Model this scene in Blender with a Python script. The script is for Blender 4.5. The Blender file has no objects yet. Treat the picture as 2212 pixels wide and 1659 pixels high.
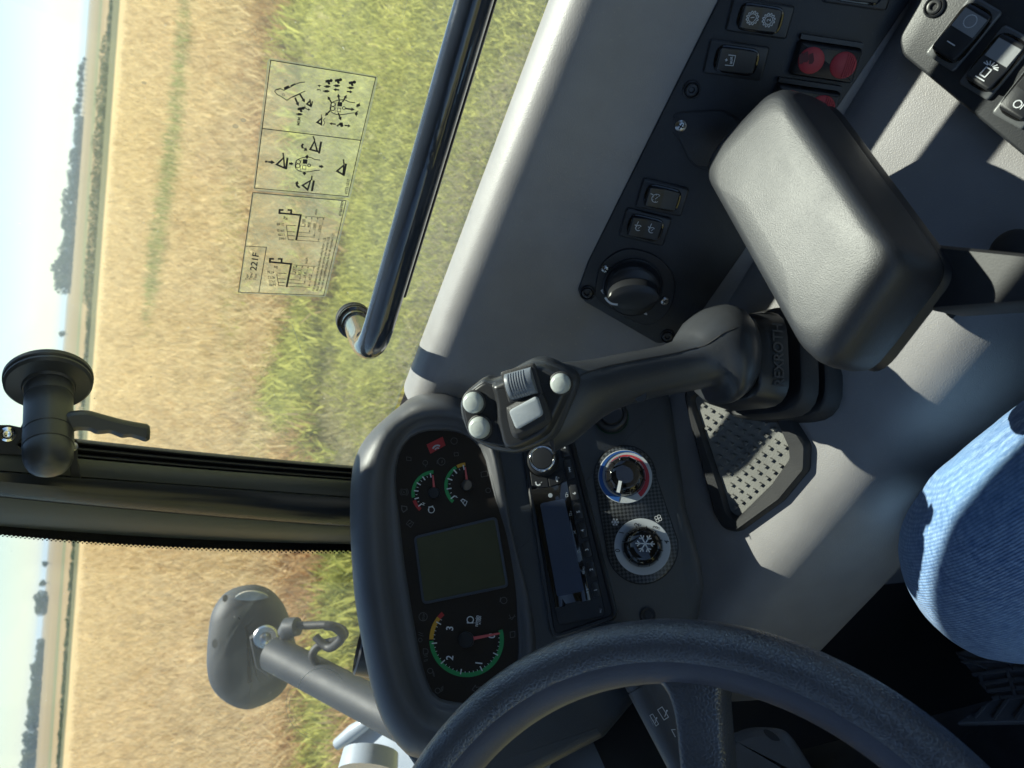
import bpy, bmesh, math, random
import numpy as np
from mathutils import Vector as V, Matrix, noise as mnoise

random.seed(7)
rng = np.random.default_rng(7)
SC = bpy.context.scene
COL = SC.collection
D2R = math.radians

# ------------------------------------------------------------------ camera (a phone turned on its side: the horizon stands upright in the frame)
EYE = V((0.0, 0.0, 2.5))
PITCH, ROLL, FOC = D2R(30.4), math.atan(0.075), 1662.0
CF = V((0, math.cos(PITCH), -math.sin(PITCH)))
_u = V((0, math.sin(PITCH), math.cos(PITCH)))
_r = V((1, 0, 0))
CR = math.cos(ROLL) * _r + math.sin(ROLL) * _u
CU = -math.sin(ROLL) * _r + math.cos(ROLL) * _u
cam_d = bpy.data.cameras.new('camera')
cam = bpy.data.objects.new('camera', cam_d)
COL.objects.link(cam)
m = Matrix((( -CU.x, CR.x, -CF.x, EYE.x), (-CU.y, CR.y, -CF.y, EYE.y), (-CU.z, CR.z, -CF.z, EYE.z), (0, 0, 0, 1)))
cam.matrix_world = m
cam_d.sensor_fit = 'HORIZONTAL'
cam_d.sensor_width = 36.0
cam_d.lens = 36.0 * FOC / 2212.0
cam_d.clip_start = 0.02
cam_d.clip_end = 9000
cam_d.dof.use_dof = True
cam_d.dof.focus_distance = 0.64
cam_d.dof.aperture_fstop = 11.5
SC.camera = cam

# ------------------------------------------------------------------ daylight
SUN_EL, SUN_AZ = D2R(58), D2R(30)            # azimuth measured from +Y towards +X
SDIR = V((math.sin(SUN_AZ) * math.cos(SUN_EL), math.cos(SUN_AZ) * math.cos(SUN_EL), math.sin(SUN_EL)))
W = bpy.data.worlds.new('World')
SC.world = W
W.use_nodes = True
wn = W.node_tree.nodes
sky = wn.new('ShaderNodeTexSky')
sky.sky_type = 'NISHITA'
sky.sun_disc = False
sky.sun_elevation = SUN_EL
sky.sun_rotation = SUN_AZ
sky.air_density = 1.0
sky.dust_density = 0.05
sky.ozone_density = 3.2
wn['Background'].inputs['Strength'].default_value = 0.072
W.node_tree.links.new(sky.outputs[0], wn['Background'].inputs[0])
sun_d = bpy.data.lights.new('sun', 'SUN')
sun_d.energy = 5.0
sun_d.angle = D2R(0.53)
sun_d.color = (1.0, 0.955, 0.88)
sun = bpy.data.objects.new('sun', sun_d)
sun.rotation_euler = SDIR.to_track_quat('Z', 'Y').to_euler()
COL.objects.link(sun)
SC.view_settings.view_transform = 'Standard'
SC.view_settings.look = 'None'
SC.view_settings.exposure = 1.08
SC.view_settings.gamma = 1.0
SC.view_settings.use_curve_mapping = False
SC.cycles.max_bounces = 7
SC.cycles.diffuse_bounces = 4
SC.cycles.glossy_bounces = 4
SC.cycles.transmission_bounces = 4
SC.cycles.transparent_max_bounces = 24
SC.cycles.caustics_reflective = False
SC.cycles.caustics_refractive = False
SC.cycles.sample_clamp_indirect = 6.0
SC.cycles.use_denoising = True

# ------------------------------------------------------------------ machine axes: the loader's nose points left of where the phone looks
AL = D2R(53)
MR = V((math.cos(AL), math.sin(AL), 0))       # the machine's right
MA = V((-math.sin(AL), math.cos(AL), 0))      # the machine's front
Z = V((0, 0, 1))


def M(r, a, z):
    """a point in the cab: r to the right of the eye, a ahead of it, z above it"""
    return EYE + MR * r + MA * a + Z * z


# crops of the photograph that the outlines were measured in: (x0, y0, scale) to the 2212 px wide measure
CROP = {0: (0, 0, 1)}
for _k, (_x, _y) in {1: (0, 0), 2: (1300, 0), 3: (2696, 0), 4: (0, 1000), 5: (1300, 1000), 6: (2696, 1000), 7: (0, 2022), 8: (1300, 2022), 9: (2696, 2022)}.items():
    CROP[_k] = (_x * .54004, _y * .54004, .3418)
for _k, (_x, _y) in {10: (900, 150), 11: (900, 675), 12: (1500, 1650), 13: (2000, 1600), 14: (2050, 2050)}.items():
    CROP[_k] = (_x * .54004, _y * .54004, .17090)
CROP[15] = (2500 * .54004, 2500 * .54004, .1862)


def px(k, x, y):
    o = CROP[k]
    return (o[0] + x * o[2], o[1] + y * o[2])


def ray(x, y):
    return CF - CU * ((x - 1106) / FOC) + CR * ((829.5 - y) / FOC)


def at(x, y, s):
    return EYE + ray(x, y) * s


class Pl:
    """a real plane in the cab or on the machine; outlines measured in the photograph are laid onto it"""
    def __init__(s, o, u, n):
        s.o = V(o); s.n = V(n).normalized()
        s.u = (V(u) - s.n * V(u).dot(s.n)).normalized()
        s.v = s.n.cross(s.u)

    def hit(s, x, y, h=0.0):
        d = ray(x, y)
        t = ((s.o - EYE).dot(s.n) + h) / d.dot(s.n)
        return EYE + d * t

    def uv(s, k, x, y, h=0.0):
        q = s.hit(*px(k, x, y), h) - s.o
        return (q.dot(s.u), q.dot(s.v))

    def P(s, u, v, h=0.0):
        return s.o + s.u * u + s.v * v + s.n * h

    def pts(s, k, pp, h=0.0):
        return [s.uv(k, x, y, h) for x, y in pp]

    def mpp(s, k, x, y, h=0.0):
        """metres per measured pixel here"""
        a = s.uv(k, x, y, h); b = s.uv(k, x + 4, y, h); c = s.uv(k, x, y + 4, h)
        return (math.dist(a, b) + math.dist(a, c)) / 8

    def sub(s, k, c, toward, h=0.0):
        """a plane at the measured point c, its u axis towards another measured point"""
        a = s.hit(*px(k, *c), h); b = s.hit(*px(k, *toward), h)
        return Pl(a, b - a, s.n)


# ------------------------------------------------------------------ outlines
def rpoly(pts, r, n=5):
    out = []
    L = len(pts)
    for i in range(L):
        p = V(pts[i]).to_2d(); a = V(pts[i - 1]).to_2d(); b = V(pts[(i + 1) % L]).to_2d()
        ri = r[i] if isinstance(r, (list, tuple)) else r
        da = a - p; db = b - p
        la, lb = da.length, db.length
        if la < 1e-9 or lb < 1e-9 or ri <= 0:
            out.append((p.x, p.y)); continue
        da /= la; db /= lb
        ang = math.acos(max(-1, min(1, da.dot(db))))
        t = min(ri / max(math.tan(ang / 2), 1e-3), la * .48, lb * .48)
        p0 = p + da * t; p1 = p + db * t
        for j in range(n + 1):
            f = j / n
            q = p0 * (1 - f) ** 2 + p * 2 * f * (1 - f) + p1 * f * f
            out.append((q.x, q.y))
    return out


def rrect(w, h, r, n=5, cu=0, cv=0):
    return rpoly([(cu - w / 2, cv - h / 2), (cu + w / 2, cv - h / 2), (cu + w / 2, cv + h / 2), (cu - w / 2, cv + h / 2)], r, n)


def circ(cu, cv, r, n=40, a0=0.0, ry=None):
    ry = r if ry is None else ry
    return [(cu + r * math.cos(a0 + 2 * math.pi * i / n), cv + ry * math.sin(a0 + 2 * math.pi * i / n)) for i in range(n)]


def crv(pts, n=6, closed=True):
    """Catmull-Rom through points of any dimension"""
    P = [V(p) for p in pts]
    L = len(P); out = []
    for i in range(L if closed else L - 1):
        p0 = P[i - 1] if (closed or i > 0) else P[i] * 2 - P[i + 1]
        p1 = P[i]; p2 = P[(i + 1) % L]
        p3 = P[(i + 2) % L] if (closed or i + 2 < L) else p2 * 2 - p1
        for j in range(n):
            t = j / n
            out.append(.5 * ((2 * p1) + (p2 - p0) * t + (2 * p0 - 5 * p1 + 4 * p2 - p3) * t * t + (3 * p1 - p0 - 3 * p2 + p3) * t ** 3))
    if not closed:
        out.append(P[-1].copy())
    return [tuple(p) for p in out]


def ccw(p):
    a = sum(p[i - 1][0] * p[i][1] - p[i][0] * p[i - 1][1] for i in range(len(p)))
    return list(p) if a > 0 else list(reversed(p))


def inset(p, d):
    """p counter-clockwise; d > 0 shrinks"""
    L = len(p); out = []
    for i in range(L):
        a = V(p[i - 1]).to_2d(); b = V(p[i]).to_2d(); c = V(p[(i + 1) % L]).to_2d()
        e0 = (b - a); e1 = (c - b)
        if e0.length < 1e-9: e0 = e1
        if e1.length < 1e-9: e1 = e0
        e0 = e0.normalized(); e1 = e1.normalized()
        n0 = V((-e0.y, e0.x)); n1 = V((-e1.y, e1.x))
        m_ = n0 + n1
        if m_.length < 1e-6: m_ = n0
        m_ = m_.normalized()
        k = d / max(.35, m_.dot(n0))
        q = b + m_ * k
        out.append((q.x, q.y))
    return out


# ------------------------------------------------------------------ mesh builder
_TXT = {}


def text_geo(s):
    if s not in _TXT:
        c = bpy.data.curves.new('text', 'FONT')
        c.body = s; c.size = 1.0; c.offset = .016; c.resolution_u = 3
        o = bpy.data.objects.new('text', c)
        COL.objects.link(o)
        dg = bpy.context.evaluated_depsgraph_get()
        me = bpy.data.meshes.new_from_object(o.evaluated_get(dg))
        vs = [(v.co.x, v.co.y) for v in me.vertices]
        fs = [tuple(p.vertices) for p in me.polygons]
        bpy.data.objects.remove(o); bpy.data.curves.remove(c); bpy.data.meshes.remove(me)
        w = max(v[0] for v in vs) if vs else 0
        _TXT[s] = (vs, fs, w)
    return _TXT[s]


class MB:
    def __init__(s):
        s.v = []; s.f = []

    def add(s, vs, fs):
        o = len(s.v)
        s.v.extend(V(v) for v in vs)
        s.f.extend(tuple(i + o for i in f) for f in fs)
        return s

    def loft(s, rings, cap0=True, cap1=True, closed=True):
        n = len(rings[0]); vs = [p for r in rings for p in r]; fs = []
        for i in range(len(rings) - 1):
            for j in range(n if closed else n - 1):
                k = (j + 1) % n
                fs.append((i * n + j, i * n + k, (i + 1) * n + k, (i + 1) * n + j))
        if cap0: fs.append(tuple(range(n - 1, -1, -1)))
        if cap1: fs.append(tuple((len(rings) - 1) * n + j for j in range(n)))
        return s.add(vs, fs)

    def slab(s, pl, pts, prof, cap0=True, cap1=True):
        p = ccw(pts)
        return s.loft([[pl.P(u, v, h) for u, v in (inset(p, d) if d else p)] for d, h in prof], cap0, cap1)

    def box(s, c, ax, ay, az):
        """centre and three half axes"""
        c = V(c)
        vs = [c + ax * i + ay * j + az * k for k in (-1, 1) for j in (-1, 1) for i in (-1, 1)]
        return s.add(vs, [(0, 2, 3, 1), (4, 5, 7, 6), (0, 1, 5, 4), (2, 6, 7, 3), (0, 4, 6, 2), (1, 3, 7, 5)])

    def tube(s, path, rad, seg=16, cap=True, flat=1.0):
        P = [V(p) for p in path]
        L = len(P)
        T = [(P[min(i + 1, L - 1)] - P[max(i - 1, 0)]).normalized() for i in range(L)]
        x = T[0].orthogonal().normalized()
        rings = []
        for i in range(L):
            x = (x - T[i] * x.dot(T[i])).normalized()
            y = T[i].cross(x)
            r = rad[i] if isinstance(rad, (list, tuple)) else rad
            rings.append([P[i] + (x * math.cos(2 * math.pi * j / seg) + y * math.sin(2 * math.pi * j / seg) * flat) * r for j in range(seg)])
        return s.loft(rings, cap, cap)

    def lathe(s, o, ax, prof, seg=40, cap0=True, cap1=True):
        ax = V(ax).normalized(); x = ax.orthogonal().normalized(); y = ax.cross(x); o = V(o)
        return s.loft([[o + ax * h + (x * math.cos(2 * math.pi * j / seg) + y * math.sin(2 * math.pi * j / seg)) * r for j in range(seg)] for r, h in prof], cap0, cap1)

    def ribbon(s, pl, pts, w, h, closed=False):
        P = [V(p).to_2d() for p in pts]
        L = len(P); A = []; B = []
        for i in range(L):
            a = P[i - 1] if (closed or i > 0) else None
            c = P[(i + 1) % L] if (closed or i < L - 1) else None
            e0 = (P[i] - a) if a is not None else (c - P[i])
            e1 = (c - P[i]) if c is not None else e0
            if e0.length < 1e-9: e0 = e1
            if e1.length < 1e-9: e1 = e0
            e0.normalize(); e1.normalize()
            n0 = V((-e0.y, e0.x)); n1 = V((-e1.y, e1.x)); m_ = n0 + n1
            m_ = m_.normalized() if m_.length > 1e-6 else n0
            k = w / 2 / max(.5, m_.dot(n0))
            A.append(P[i] + m_ * k); B.append(P[i] - m_ * k)
        vs = [pl.P(q.x, q.y, h) for q in A] + [pl.P(q.x, q.y, h) for q in B]
        fs = [(i, L + i, L + (i + 1) % L, (i + 1) % L) for i in range(L if closed else L - 1)]
        return s.add(vs, fs)

    def flat(s, pl, pts, h):
        p = ccw(pts)
        return s.add([pl.P(u, v, h) for u, v in p], [tuple(range(len(p)))])

    def build(s, name, mat, parent=None, smooth=38, sub=0, kind=None, base=None):
        vs = np.array([tuple(v) for v in s.v], dtype=float)
        o = V(base) if base is not None else V(tuple((vs.min(0) + vs.max(0)) / 2))
        me = bpy.data.meshes.new(name)
        me.from_pydata([tuple(V(v) - o) for v in s.v], [], s.f)
        me.validate(clean_customdata=False)
        me.materials.append(mat)
        if smooth:
            me.polygons.foreach_set('use_smooth', [True] * len(me.polygons))
            me.set_sharp_from_angle(angle=D2R(smooth))
        ob = bpy.data.objects.new(name, me)
        COL.objects.link(ob)
        ORG[ob.name] = o
        if parent is not None:
            ob.parent = parent
            ob.location = o - ORG[parent.name]
        else:
            ob.location = o
        if sub:
            md = ob.modifiers.new('subdivision', 'SUBSURF')
            md.levels = sub; md.render_levels = sub
        if kind: ob['kind'] = kind
        return ob


ORG = {}


def thing(name, label, cat, base, group=None):
    o = bpy.data.objects.new(name, None)
    o.empty_display_size = .02
    COL.objects.link(o)
    o.location = V(base)
    ORG[o.name] = V(base)
    return tag(o, label, cat, group)


def tag(o, label, cat, group=None):
    o['label'] = label; o['category'] = cat
    if group: o['group'] = group
    return o


class Ink(MB):
    """flat print on a plane, drawn in measured pixels of one crop"""
    def __init__(s, pl, h, k):
        super().__init__(); s.pl = pl; s.h = h; s.k = k

    def line(s, pts, w, closed=False):
        sc = s.pl.mpp(s.k, *pts[0], s.h)
        s.ribbon(s.pl, s.pl.pts(s.k, pts, s.h), w * sc, s.h, closed); return s

    def curve(s, pts, w, closed=False, n=6):
        return s.line(crv(pts, n, closed), w, closed)

    def poly(s, pts):
        s.flat(s.pl, s.pl.pts(s.k, pts, s.h), s.h); return s

    def disc(s, c, r, n=24):
        return s.poly(circ(c[0], c[1], r, n))

    def arc(s, c, r, w, a0, a1, n=40):
        """angles in degrees, measured clockwise from the picture's +x"""
        return s.line([(c[0] + r * math.cos(D2R(a0 + (a1 - a0) * i / n)), c[1] + r * math.sin(D2R(a0 + (a1 - a0) * i / n))) for i in range(n + 1)], w)

    def ring(s, c, r, w, n=40):
        return s.line(circ(c[0], c[1], r, n), w, True)

    def arrow(s, a, b, w=14, hd=40, hw=46):
        a = V(a); b = V(b); d = (b - a).normalized(); n = V((-d.y, d.x)); q = b - d * hd
        s.poly([tuple(a + n * w / 2), tuple(q + n * w / 2), tuple(q + n * hw / 2), tuple(b), tuple(q - n * hw / 2), tuple(q - n * w / 2), tuple(a - n * w / 2)])
        return s

    def text(s, t, pos, cap, ang=-90, align='l', sx=1.0):
        vs, fs, w = text_geo(t)
        sc = cap / .70
        ca, sa = math.cos(D2R(ang)), math.sin(D2R(ang))
        off = {'l': 0, 'c': -w / 2, 'r': -w}[align]
        out = []
        for x, y in vs:
            X = (x + off) * sc * sx; Y = y * sc
            qx = pos[0] + X * ca + Y * sa
            qy = pos[1] + X * sa - Y * ca
            u, v = s.pl.uv(s.k, qx, qy, s.h)
            out.append(s.pl.P(u, v, s.h))
        s.add(out, fs); return s


# ------------------------------------------------------------------ materials
MATS = {}


def newmat(name):
    mt = bpy.data.materials.new(name); mt.use_nodes = True
    nt = mt.node_tree
    return mt, nt, nt.nodes['Principled BSDF'], nt.nodes['Material Output']


def nd(nt, t, **kw):
    n = nt.nodes.new(t)
    for k, v in kw.items():
        if k in n.inputs.keys(): n.inputs[k].default_value = v
        else: setattr(n, k, v)
    return n


def pos_node(nt):
    return nt.nodes.new('ShaderNodeNewGeometry').outputs['Position']


def mixc(nt, fac, a, b):
    m_ = nt.nodes.new('ShaderNodeMix'); m_.data_type = 'RGBA'
    for sock, val in ((m_.inputs[0], fac), (m_.inputs[6], a), (m_.inputs[7], b)):
        if hasattr(val, 'links'): nt.links.new(val, sock)
        elif isinstance(val, (int, float)): sock.default_value = val
        else: sock.default_value = (*val, 1) if len(val) == 3 else val
    return m_.outputs[2]


def ramp(nt, src, a, b):
    r = nt.nodes.new('ShaderNodeMapRange')
    r.inputs[1].default_value = a; r.inputs[2].default_value = b
    nt.links.new(src, r.inputs[0]); return r.outputs[0]


def noise(nt, vec, scale, detail=2.0, rough=.5):
    n = nd(nt, 'ShaderNodeTexNoise'); n.inputs['Scale'].default_value = scale; n.inputs['Detail'].default_value = detail; n.inputs['Roughness'].default_value = rough
    nt.links.new(vec, n.inputs['Vector']); return n.outputs[0]


def plastic(name, col, rough=.5, grain=0.0, gscale=900, wear=.12, spec=.5, metal=0.0, dust=0.0, kind='noise', coat=0.0):
    mt, nt, b, out = newmat(name)
    L = nt.links.new
    pos = pos_node(nt)
    n1 = noise(nt, pos, 28, 3)
    c = mixc(nt, ramp(nt, n1, .3, .7), tuple(x * (1 - wear) for x in col), tuple(min(1, x * (1 + wear)) for x in col))
    if dust:
        sp = noise(nt, pos, 420, 2)
        big = noise(nt, pos, 9, 2)
        mk = nd(nt, 'ShaderNodeMath', operation='MULTIPLY'); L(ramp(nt, sp, .66, .74), mk.inputs[0]); L(ramp(nt, big, .35, .65), mk.inputs[1])
        mk2 = nd(nt, 'ShaderNodeMath', operation='MULTIPLY'); L(mk.outputs[0], mk2.inputs[0]); mk2.inputs[1].default_value = dust
        c = mixc(nt, mk2.outputs[0], c, (.42, .38, .31))
    L(c, b.inputs['Base Color'])
    b.inputs['Specular IOR Level'].default_value = spec
    b.inputs['Metallic'].default_value = metal
    b.inputs['Coat Weight'].default_value = coat
    L(ramp(nt, n1, 0, 1), b.inputs['Roughness'])
    rr = nd(nt, 'ShaderNodeMapRange'); rr.inputs[3].default_value = max(.02, rough - .07); rr.inputs[4].default_value = min(1, rough + .07)
    L(n1, rr.inputs[0]); L(rr.outputs[0], b.inputs['Roughness'])
    if grain:
        if kind == 'noise':
            g = noise(nt, pos, gscale, 1.5)
        else:
            vo = nd(nt, 'ShaderNodeTexVoronoi'); vo.feature = 'DISTANCE_TO_EDGE' if kind == 'leather' else 'F1'; vo.inputs['Scale'].default_value = gscale
            wv = nd(nt, 'ShaderNodeVectorMath', operation='ADD')
            nn = nd(nt, 'ShaderNodeTexNoise'); nn.inputs['Scale'].default_value = gscale * .7
            L(pos, nn.inputs['Vector'])
            sc = nd(nt, 'ShaderNodeVectorMath', operation='SCALE'); sc.inputs['Scale'].default_value = .12 / gscale
            L(nn.outputs['Color'], sc.inputs[0]); L(pos, wv.inputs[0]); L(sc.outputs[0], wv.inputs[1])
            L(wv.outputs[0], vo.inputs['Vector'])
            g = ramp(nt, vo.outputs['Distance'], 0, .22) if kind == 'leather' else vo.outputs['Distance']
        bp = nd(nt, 'ShaderNodeBump'); bp.inputs['Strength'].default_value = grain; bp.inputs['Distance'].default_value = .6 / gscale
        L(g, bp.inputs['Height']); L(bp.outputs[0], b.inputs['Normal'])
    MATS[name] = mt
    return mt


M_SILL = plastic('grey_textured_plastic', (.275, .265, .268), .44, .42, 1050, .07, spec=.58, dust=.5)
M_BLACK = plastic('black_panel_plastic', (.030, .032, .036), .47, .25, 1100, .12, dust=.05)
M_BLACK2 = plastic('black_smooth_plastic', (.023, .024, .027), .38, .08, 900, .1)
M_SATIN = plastic('black_satin_grip', (.040, .043, .049), .38, .2, 1500, .1, dust=.08)
M_HOOD = plastic('grey_dash_hood_plastic', (.092, .093, .10), .45, .4, 1100, .06, dust=.03)
M_DASH = plastic('charcoal_dash_plastic', (.052, .056, .062), .50, .35, 1300, .06, dust=.03)
M_PAD = plastic('worn_armrest_vinyl', (.020, .022, .027), .50, .40, 1400, .12, spec=.72)
M_LEATHER = plastic('grained_steering_wheel_leather', (.066, .074, .092), .30, .26, 400, .10, spec=1.0, kind='leather')
M_WHEELIN = plastic('smooth_wheel_back', (.075, .082, .112), .50, .3, 900, .1)
M_RUBBER = plastic('black_rubber', (.018, .018, .02), .6, .2, 800, .15, dust=.04)
M_GLOSS = plastic('gloss_black', (.010, .010, .011), .06, 0, 1, .05, coat=.4)
M_PAINT = plastic('gloss_grey_rail_paint', (.030, .038, .055), .11, .05, 90, .1, coat=.6)
M_PILLAR = plastic('olive_grey_pillar_paint', (.050, .055, .048), .36, .03, 100, .06)
M_PILLAR_DARK = plastic('dark_glazed_pillar', (.02, .022, .025), .24, .02, 60, .1)
M_KEY = plastic('grey_rubber_button', (.36, .39, .42), .34, .1, 700, .05)
M_KEY2 = plastic('pale_button_rubber', (.43, .46, .44), .28, .06, 600, .05)
M_RIB = plastic('slate_roller_plastic', (.15, .17, .20), .4, .1, 700, .05)
M_WHITE = plastic('white_print', (.72, .74, .76), .6, 0, 1, .03)
M_GREYINK = plastic('dim_grey_print', (.10, .10, .10), .6, 0, 1, .03)
M_INK = plastic('black_print', (.012, .012, .014), .6, 0, 1, .03)
M_RED = plastic('red_button_plastic', (.50, .045, .06), .5, .15, 900, .15)
M_REDINK = plastic('red_print', (.42, .035, .035), .5, 0, 1, .03)
M_GREEN_DIM = plastic('dim_green_ring', (.008, .06, .02), .4, 0, 1, .03)
M_GREEN = plastic('green_print', (.03, .30, .09), .5, 0, 1, .03)
M_AMBER = plastic('amber_print', (.60, .32, .03), .5, 0, 1, .03)
M_BLUE = plastic('blue_print', (.02, .10, .36), .5, 0, 1, .03)
M_NEEDLE = plastic('red_needle', (.62, .12, .12), .4, 0, 1, .03)
M_RING = plastic('silver_dial_ring', (.50, .53, .56), .38, 0, 1, .04)
M_STEEL = plastic('zinc_steel', (.50, .50, .49), .28, .15, 500, .12, metal=1.0)
M_CHROME = plastic('chrome', (.75, .75, .76), .06, 0, 1, .03, metal=1.0)
M_LENS = plastic('dark_cluster_face', (.036, .031, .029), .10, 0, 1, .03, spec=.45)
M_LCD = plastic('olive_lcd', (.080, .082, .052), .10, 0, 1, .05, spec=.45)
M_RLCD = plastic('sky_tinted_radio_lcd', (.060, .080, .13), .08, 0, 1, .05)  # the blue stands in for sky reflected in the screen
M_MATG = plastic('dusty_tray_mat', (.17, .168, .158), .75, .4, 700, .2, dust=.6)
M_FLOOR = plastic('black_floor_mat', (.035, .035, .037), .8, .3, 300, .3, dust=.1)
M_PEDAL = plastic('pedal_rubber', (.12, .125, .135), .55, .2, 500, .15, dust=.1)
M_MIRROR = plastic('mirror_shell_plastic', (.034, .038, .044), .6, .1, 400, .10, dust=.08)
M_KEYB = plastic('sunlit_switch_bezel', (.11, .115, .12), .35, .1, 700, .06)  # lightened grey, with the sunlight on the rear bezels put into it
M_KEYC = plastic('sunlit_switch_key', (.30, .31, .32), .38, .1, 700, .06)  # paler grey that holds the sunlight on the key halves
M_ARM = plastic('grey_painted_arm', (.022, .027, .035), .6, .05, 200, .06)
M_FENDER = plastic('light_grey_paint', (.36, .41, .47), .3, .03, 120, .05, coat=.2)
M_ROOF = plastic('dark_headliner', (.03, .03, .033), .8, .3, 300, .1)

# ------------------------------------------------------------------ special materials
def glass_mat(name, tint, dust_amt, seed):
    mt, nt, b, out = newmat(name)
    nt.nodes.remove(b)
    L = nt.links.new
    tr = nd(nt, 'ShaderNodeBsdfTransparent'); tr.inputs[0].default_value = (*tint, 1)
    gl = nd(nt, 'ShaderNodeBsdfGlossy'); gl.inputs['Roughness'].default_value = .0
    lw = nd(nt, 'ShaderNodeLayerWeight'); lw.inputs['Blend'].default_value = .5
    pw = nd(nt, 'ShaderNodeMath', operation='POWER'); L(lw.outputs['Facing'], pw.inputs[0]); pw.inputs[1].default_value = 5
    fr = nd(nt, 'ShaderNodeMath', operation='MULTIPLY_ADD'); L(pw.outputs[0], fr.inputs[0]); fr.inputs[1].default_value = .95; fr.inputs[2].default_value = .03
    mx = nd(nt, 'ShaderNodeMixShader')
    L(fr.outputs[0], mx.inputs[0]); L(tr.outputs[0], mx.inputs[1]); L(gl.outputs[0], mx.inputs[2])
    df = nd(nt, 'ShaderNodeBsdfTranslucent'); df.inputs[0].default_value = (.75, .78, .74, 1)
    pos = pos_node(nt)
    mp = nd(nt, 'ShaderNodeVectorMath', operation='ADD'); mp.inputs[1].default_value = (seed, seed * 2, seed * 3); L(pos, mp.inputs[0])
    sp = noise(nt, mp.outputs[0], 420, 1.0)
    bg = noise(nt, mp.outputs[0], 7, 4)
    spk = ramp(nt, sp, .77, .82)
    film = nd(nt, 'ShaderNodeMapRange'); film.inputs[1].default_value = .3; film.inputs[2].default_value = .75
    film.inputs[3].default_value = dust_amt * .6; film.inputs[4].default_value = dust_amt * 1.5
    L(bg, film.inputs[0])
    s1 = nd(nt, 'ShaderNodeMath', operation='MULTIPLY'); s1.inputs[1].default_value = .3; L(spk, s1.inputs[0])
    ad = nd(nt, 'ShaderNodeMath', operation='ADD', use_clamp=True); L(s1.outputs[0], ad.inputs[0]); L(film.outputs[0], ad.inputs[1])
    m2 = nd(nt, 'ShaderNodeMixShader')
    L(ad.outputs[0], m2.inputs[0]); L(mx.outputs[0], m2.inputs[1]); L(df.outputs[0], m2.inputs[2])
    L(m2.outputs[0], out.inputs['Surface'])
    return mt


M_GLASS_SIDE = glass_mat('dusty_side_glass', (.93, .97, .93), .032, 1.3)
M_GLASS_FRONT = glass_mat('dusty_front_glass', (.93, .96, .94), .036, 5.1)


def film_mat():
    mt, nt, b, out = newmat('clear_sticker_film')
    nt.nodes.remove(b)
    L = nt.links.new
    tr = nd(nt, 'ShaderNodeBsdfTransparent'); tr.inputs[0].default_value = (.93, .94, .86, 1)
    df = nd(nt, 'ShaderNodeBsdfTranslucent'); df.inputs[0].default_value = (.55, .56, .40, 1)
    pos = pos_node(nt)
    m1 = nd(nt, 'ShaderNodeMixShader')
    rr = nd(nt, 'ShaderNodeMapRange'); rr.inputs[1].default_value = .3; rr.inputs[2].default_value = .75; rr.inputs[3].default_value = .10; rr.inputs[4].default_value = .36
    L(noise(nt, pos, 45, 5, .65), rr.inputs[0]); L(rr.outputs[0], m1.inputs[0])
    L(tr.outputs[0], m1.inputs[1]); L(df.outputs[0], m1.inputs[2])
    L(m1.outputs[0], out.inputs['Surface'])
    return mt


M_FILM = film_mat()


def edge_mat():
    mt, nt, b, out = newmat('sticker_edge_film')
    b.inputs['Base Color'].default_value = (.62, .66, .55, 1); b.inputs['Alpha'].default_value = .45; b.inputs['Roughness'].default_value = .5
    return mt


M_EDGE = edge_mat()


def denim():
    mt, nt, b, out = newmat('blue_denim')
    L = nt.links.new
    tc = nt.nodes.new('ShaderNodeTexCoord').outputs['Object']
    wv = nd(nt, 'ShaderNodeTexWave'); wv.wave_type = 'BANDS'; wv.bands_direction = 'DIAGONAL'
    wv.inputs['Scale'].default_value = 205; wv.inputs['Distortion'].default_value = 2.4; wv.inputs['Detail'].default_value = 2; wv.inputs['Detail Scale'].default_value = 3
    L(tc, wv.inputs['Vector'])
    st = nd(nt, 'ShaderNodeMapping'); st.inputs['Scale'].default_value = (160, 160, 700); L(tc, st.inputs[0])
    n = noise(nt, st.outputs[0], 1, 3, .6)
    big = noise(nt, tc, 14, 3)
    c1 = mixc(nt, ramp(nt, n, .28, .72), (.06, .14, .31), (.34, .49, .72))
    wf = nd(nt, 'ShaderNodeMath', operation='MULTIPLY'); wf.inputs[1].default_value = .55; L(wv.outputs[1], wf.inputs[0])
    c2 = mixc(nt, wf.outputs[0], c1, (.03, .10, .30))
    bf = nd(nt, 'ShaderNodeMath', operation='MULTIPLY'); bf.inputs[1].default_value = .5; L(ramp(nt, big, .35, .7), bf.inputs[0])
    c3 = mixc(nt, bf.outputs[0], c2, (.22, .40, .66))
    L(c3, b.inputs['Base Color']); b.inputs['Roughness'].default_value = .9
    b.inputs['Sheen Weight'].default_value = .15
    bp = nd(nt, 'ShaderNodeBump'); bp.inputs['Strength'].default_value = .6; bp.inputs['Distance'].default_value = .0008
    L(wv.outputs[1], bp.inputs['Height']); L(bp.outputs[0], b.inputs['Normal'])
    return mt


M_DENIM = denim()


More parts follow.
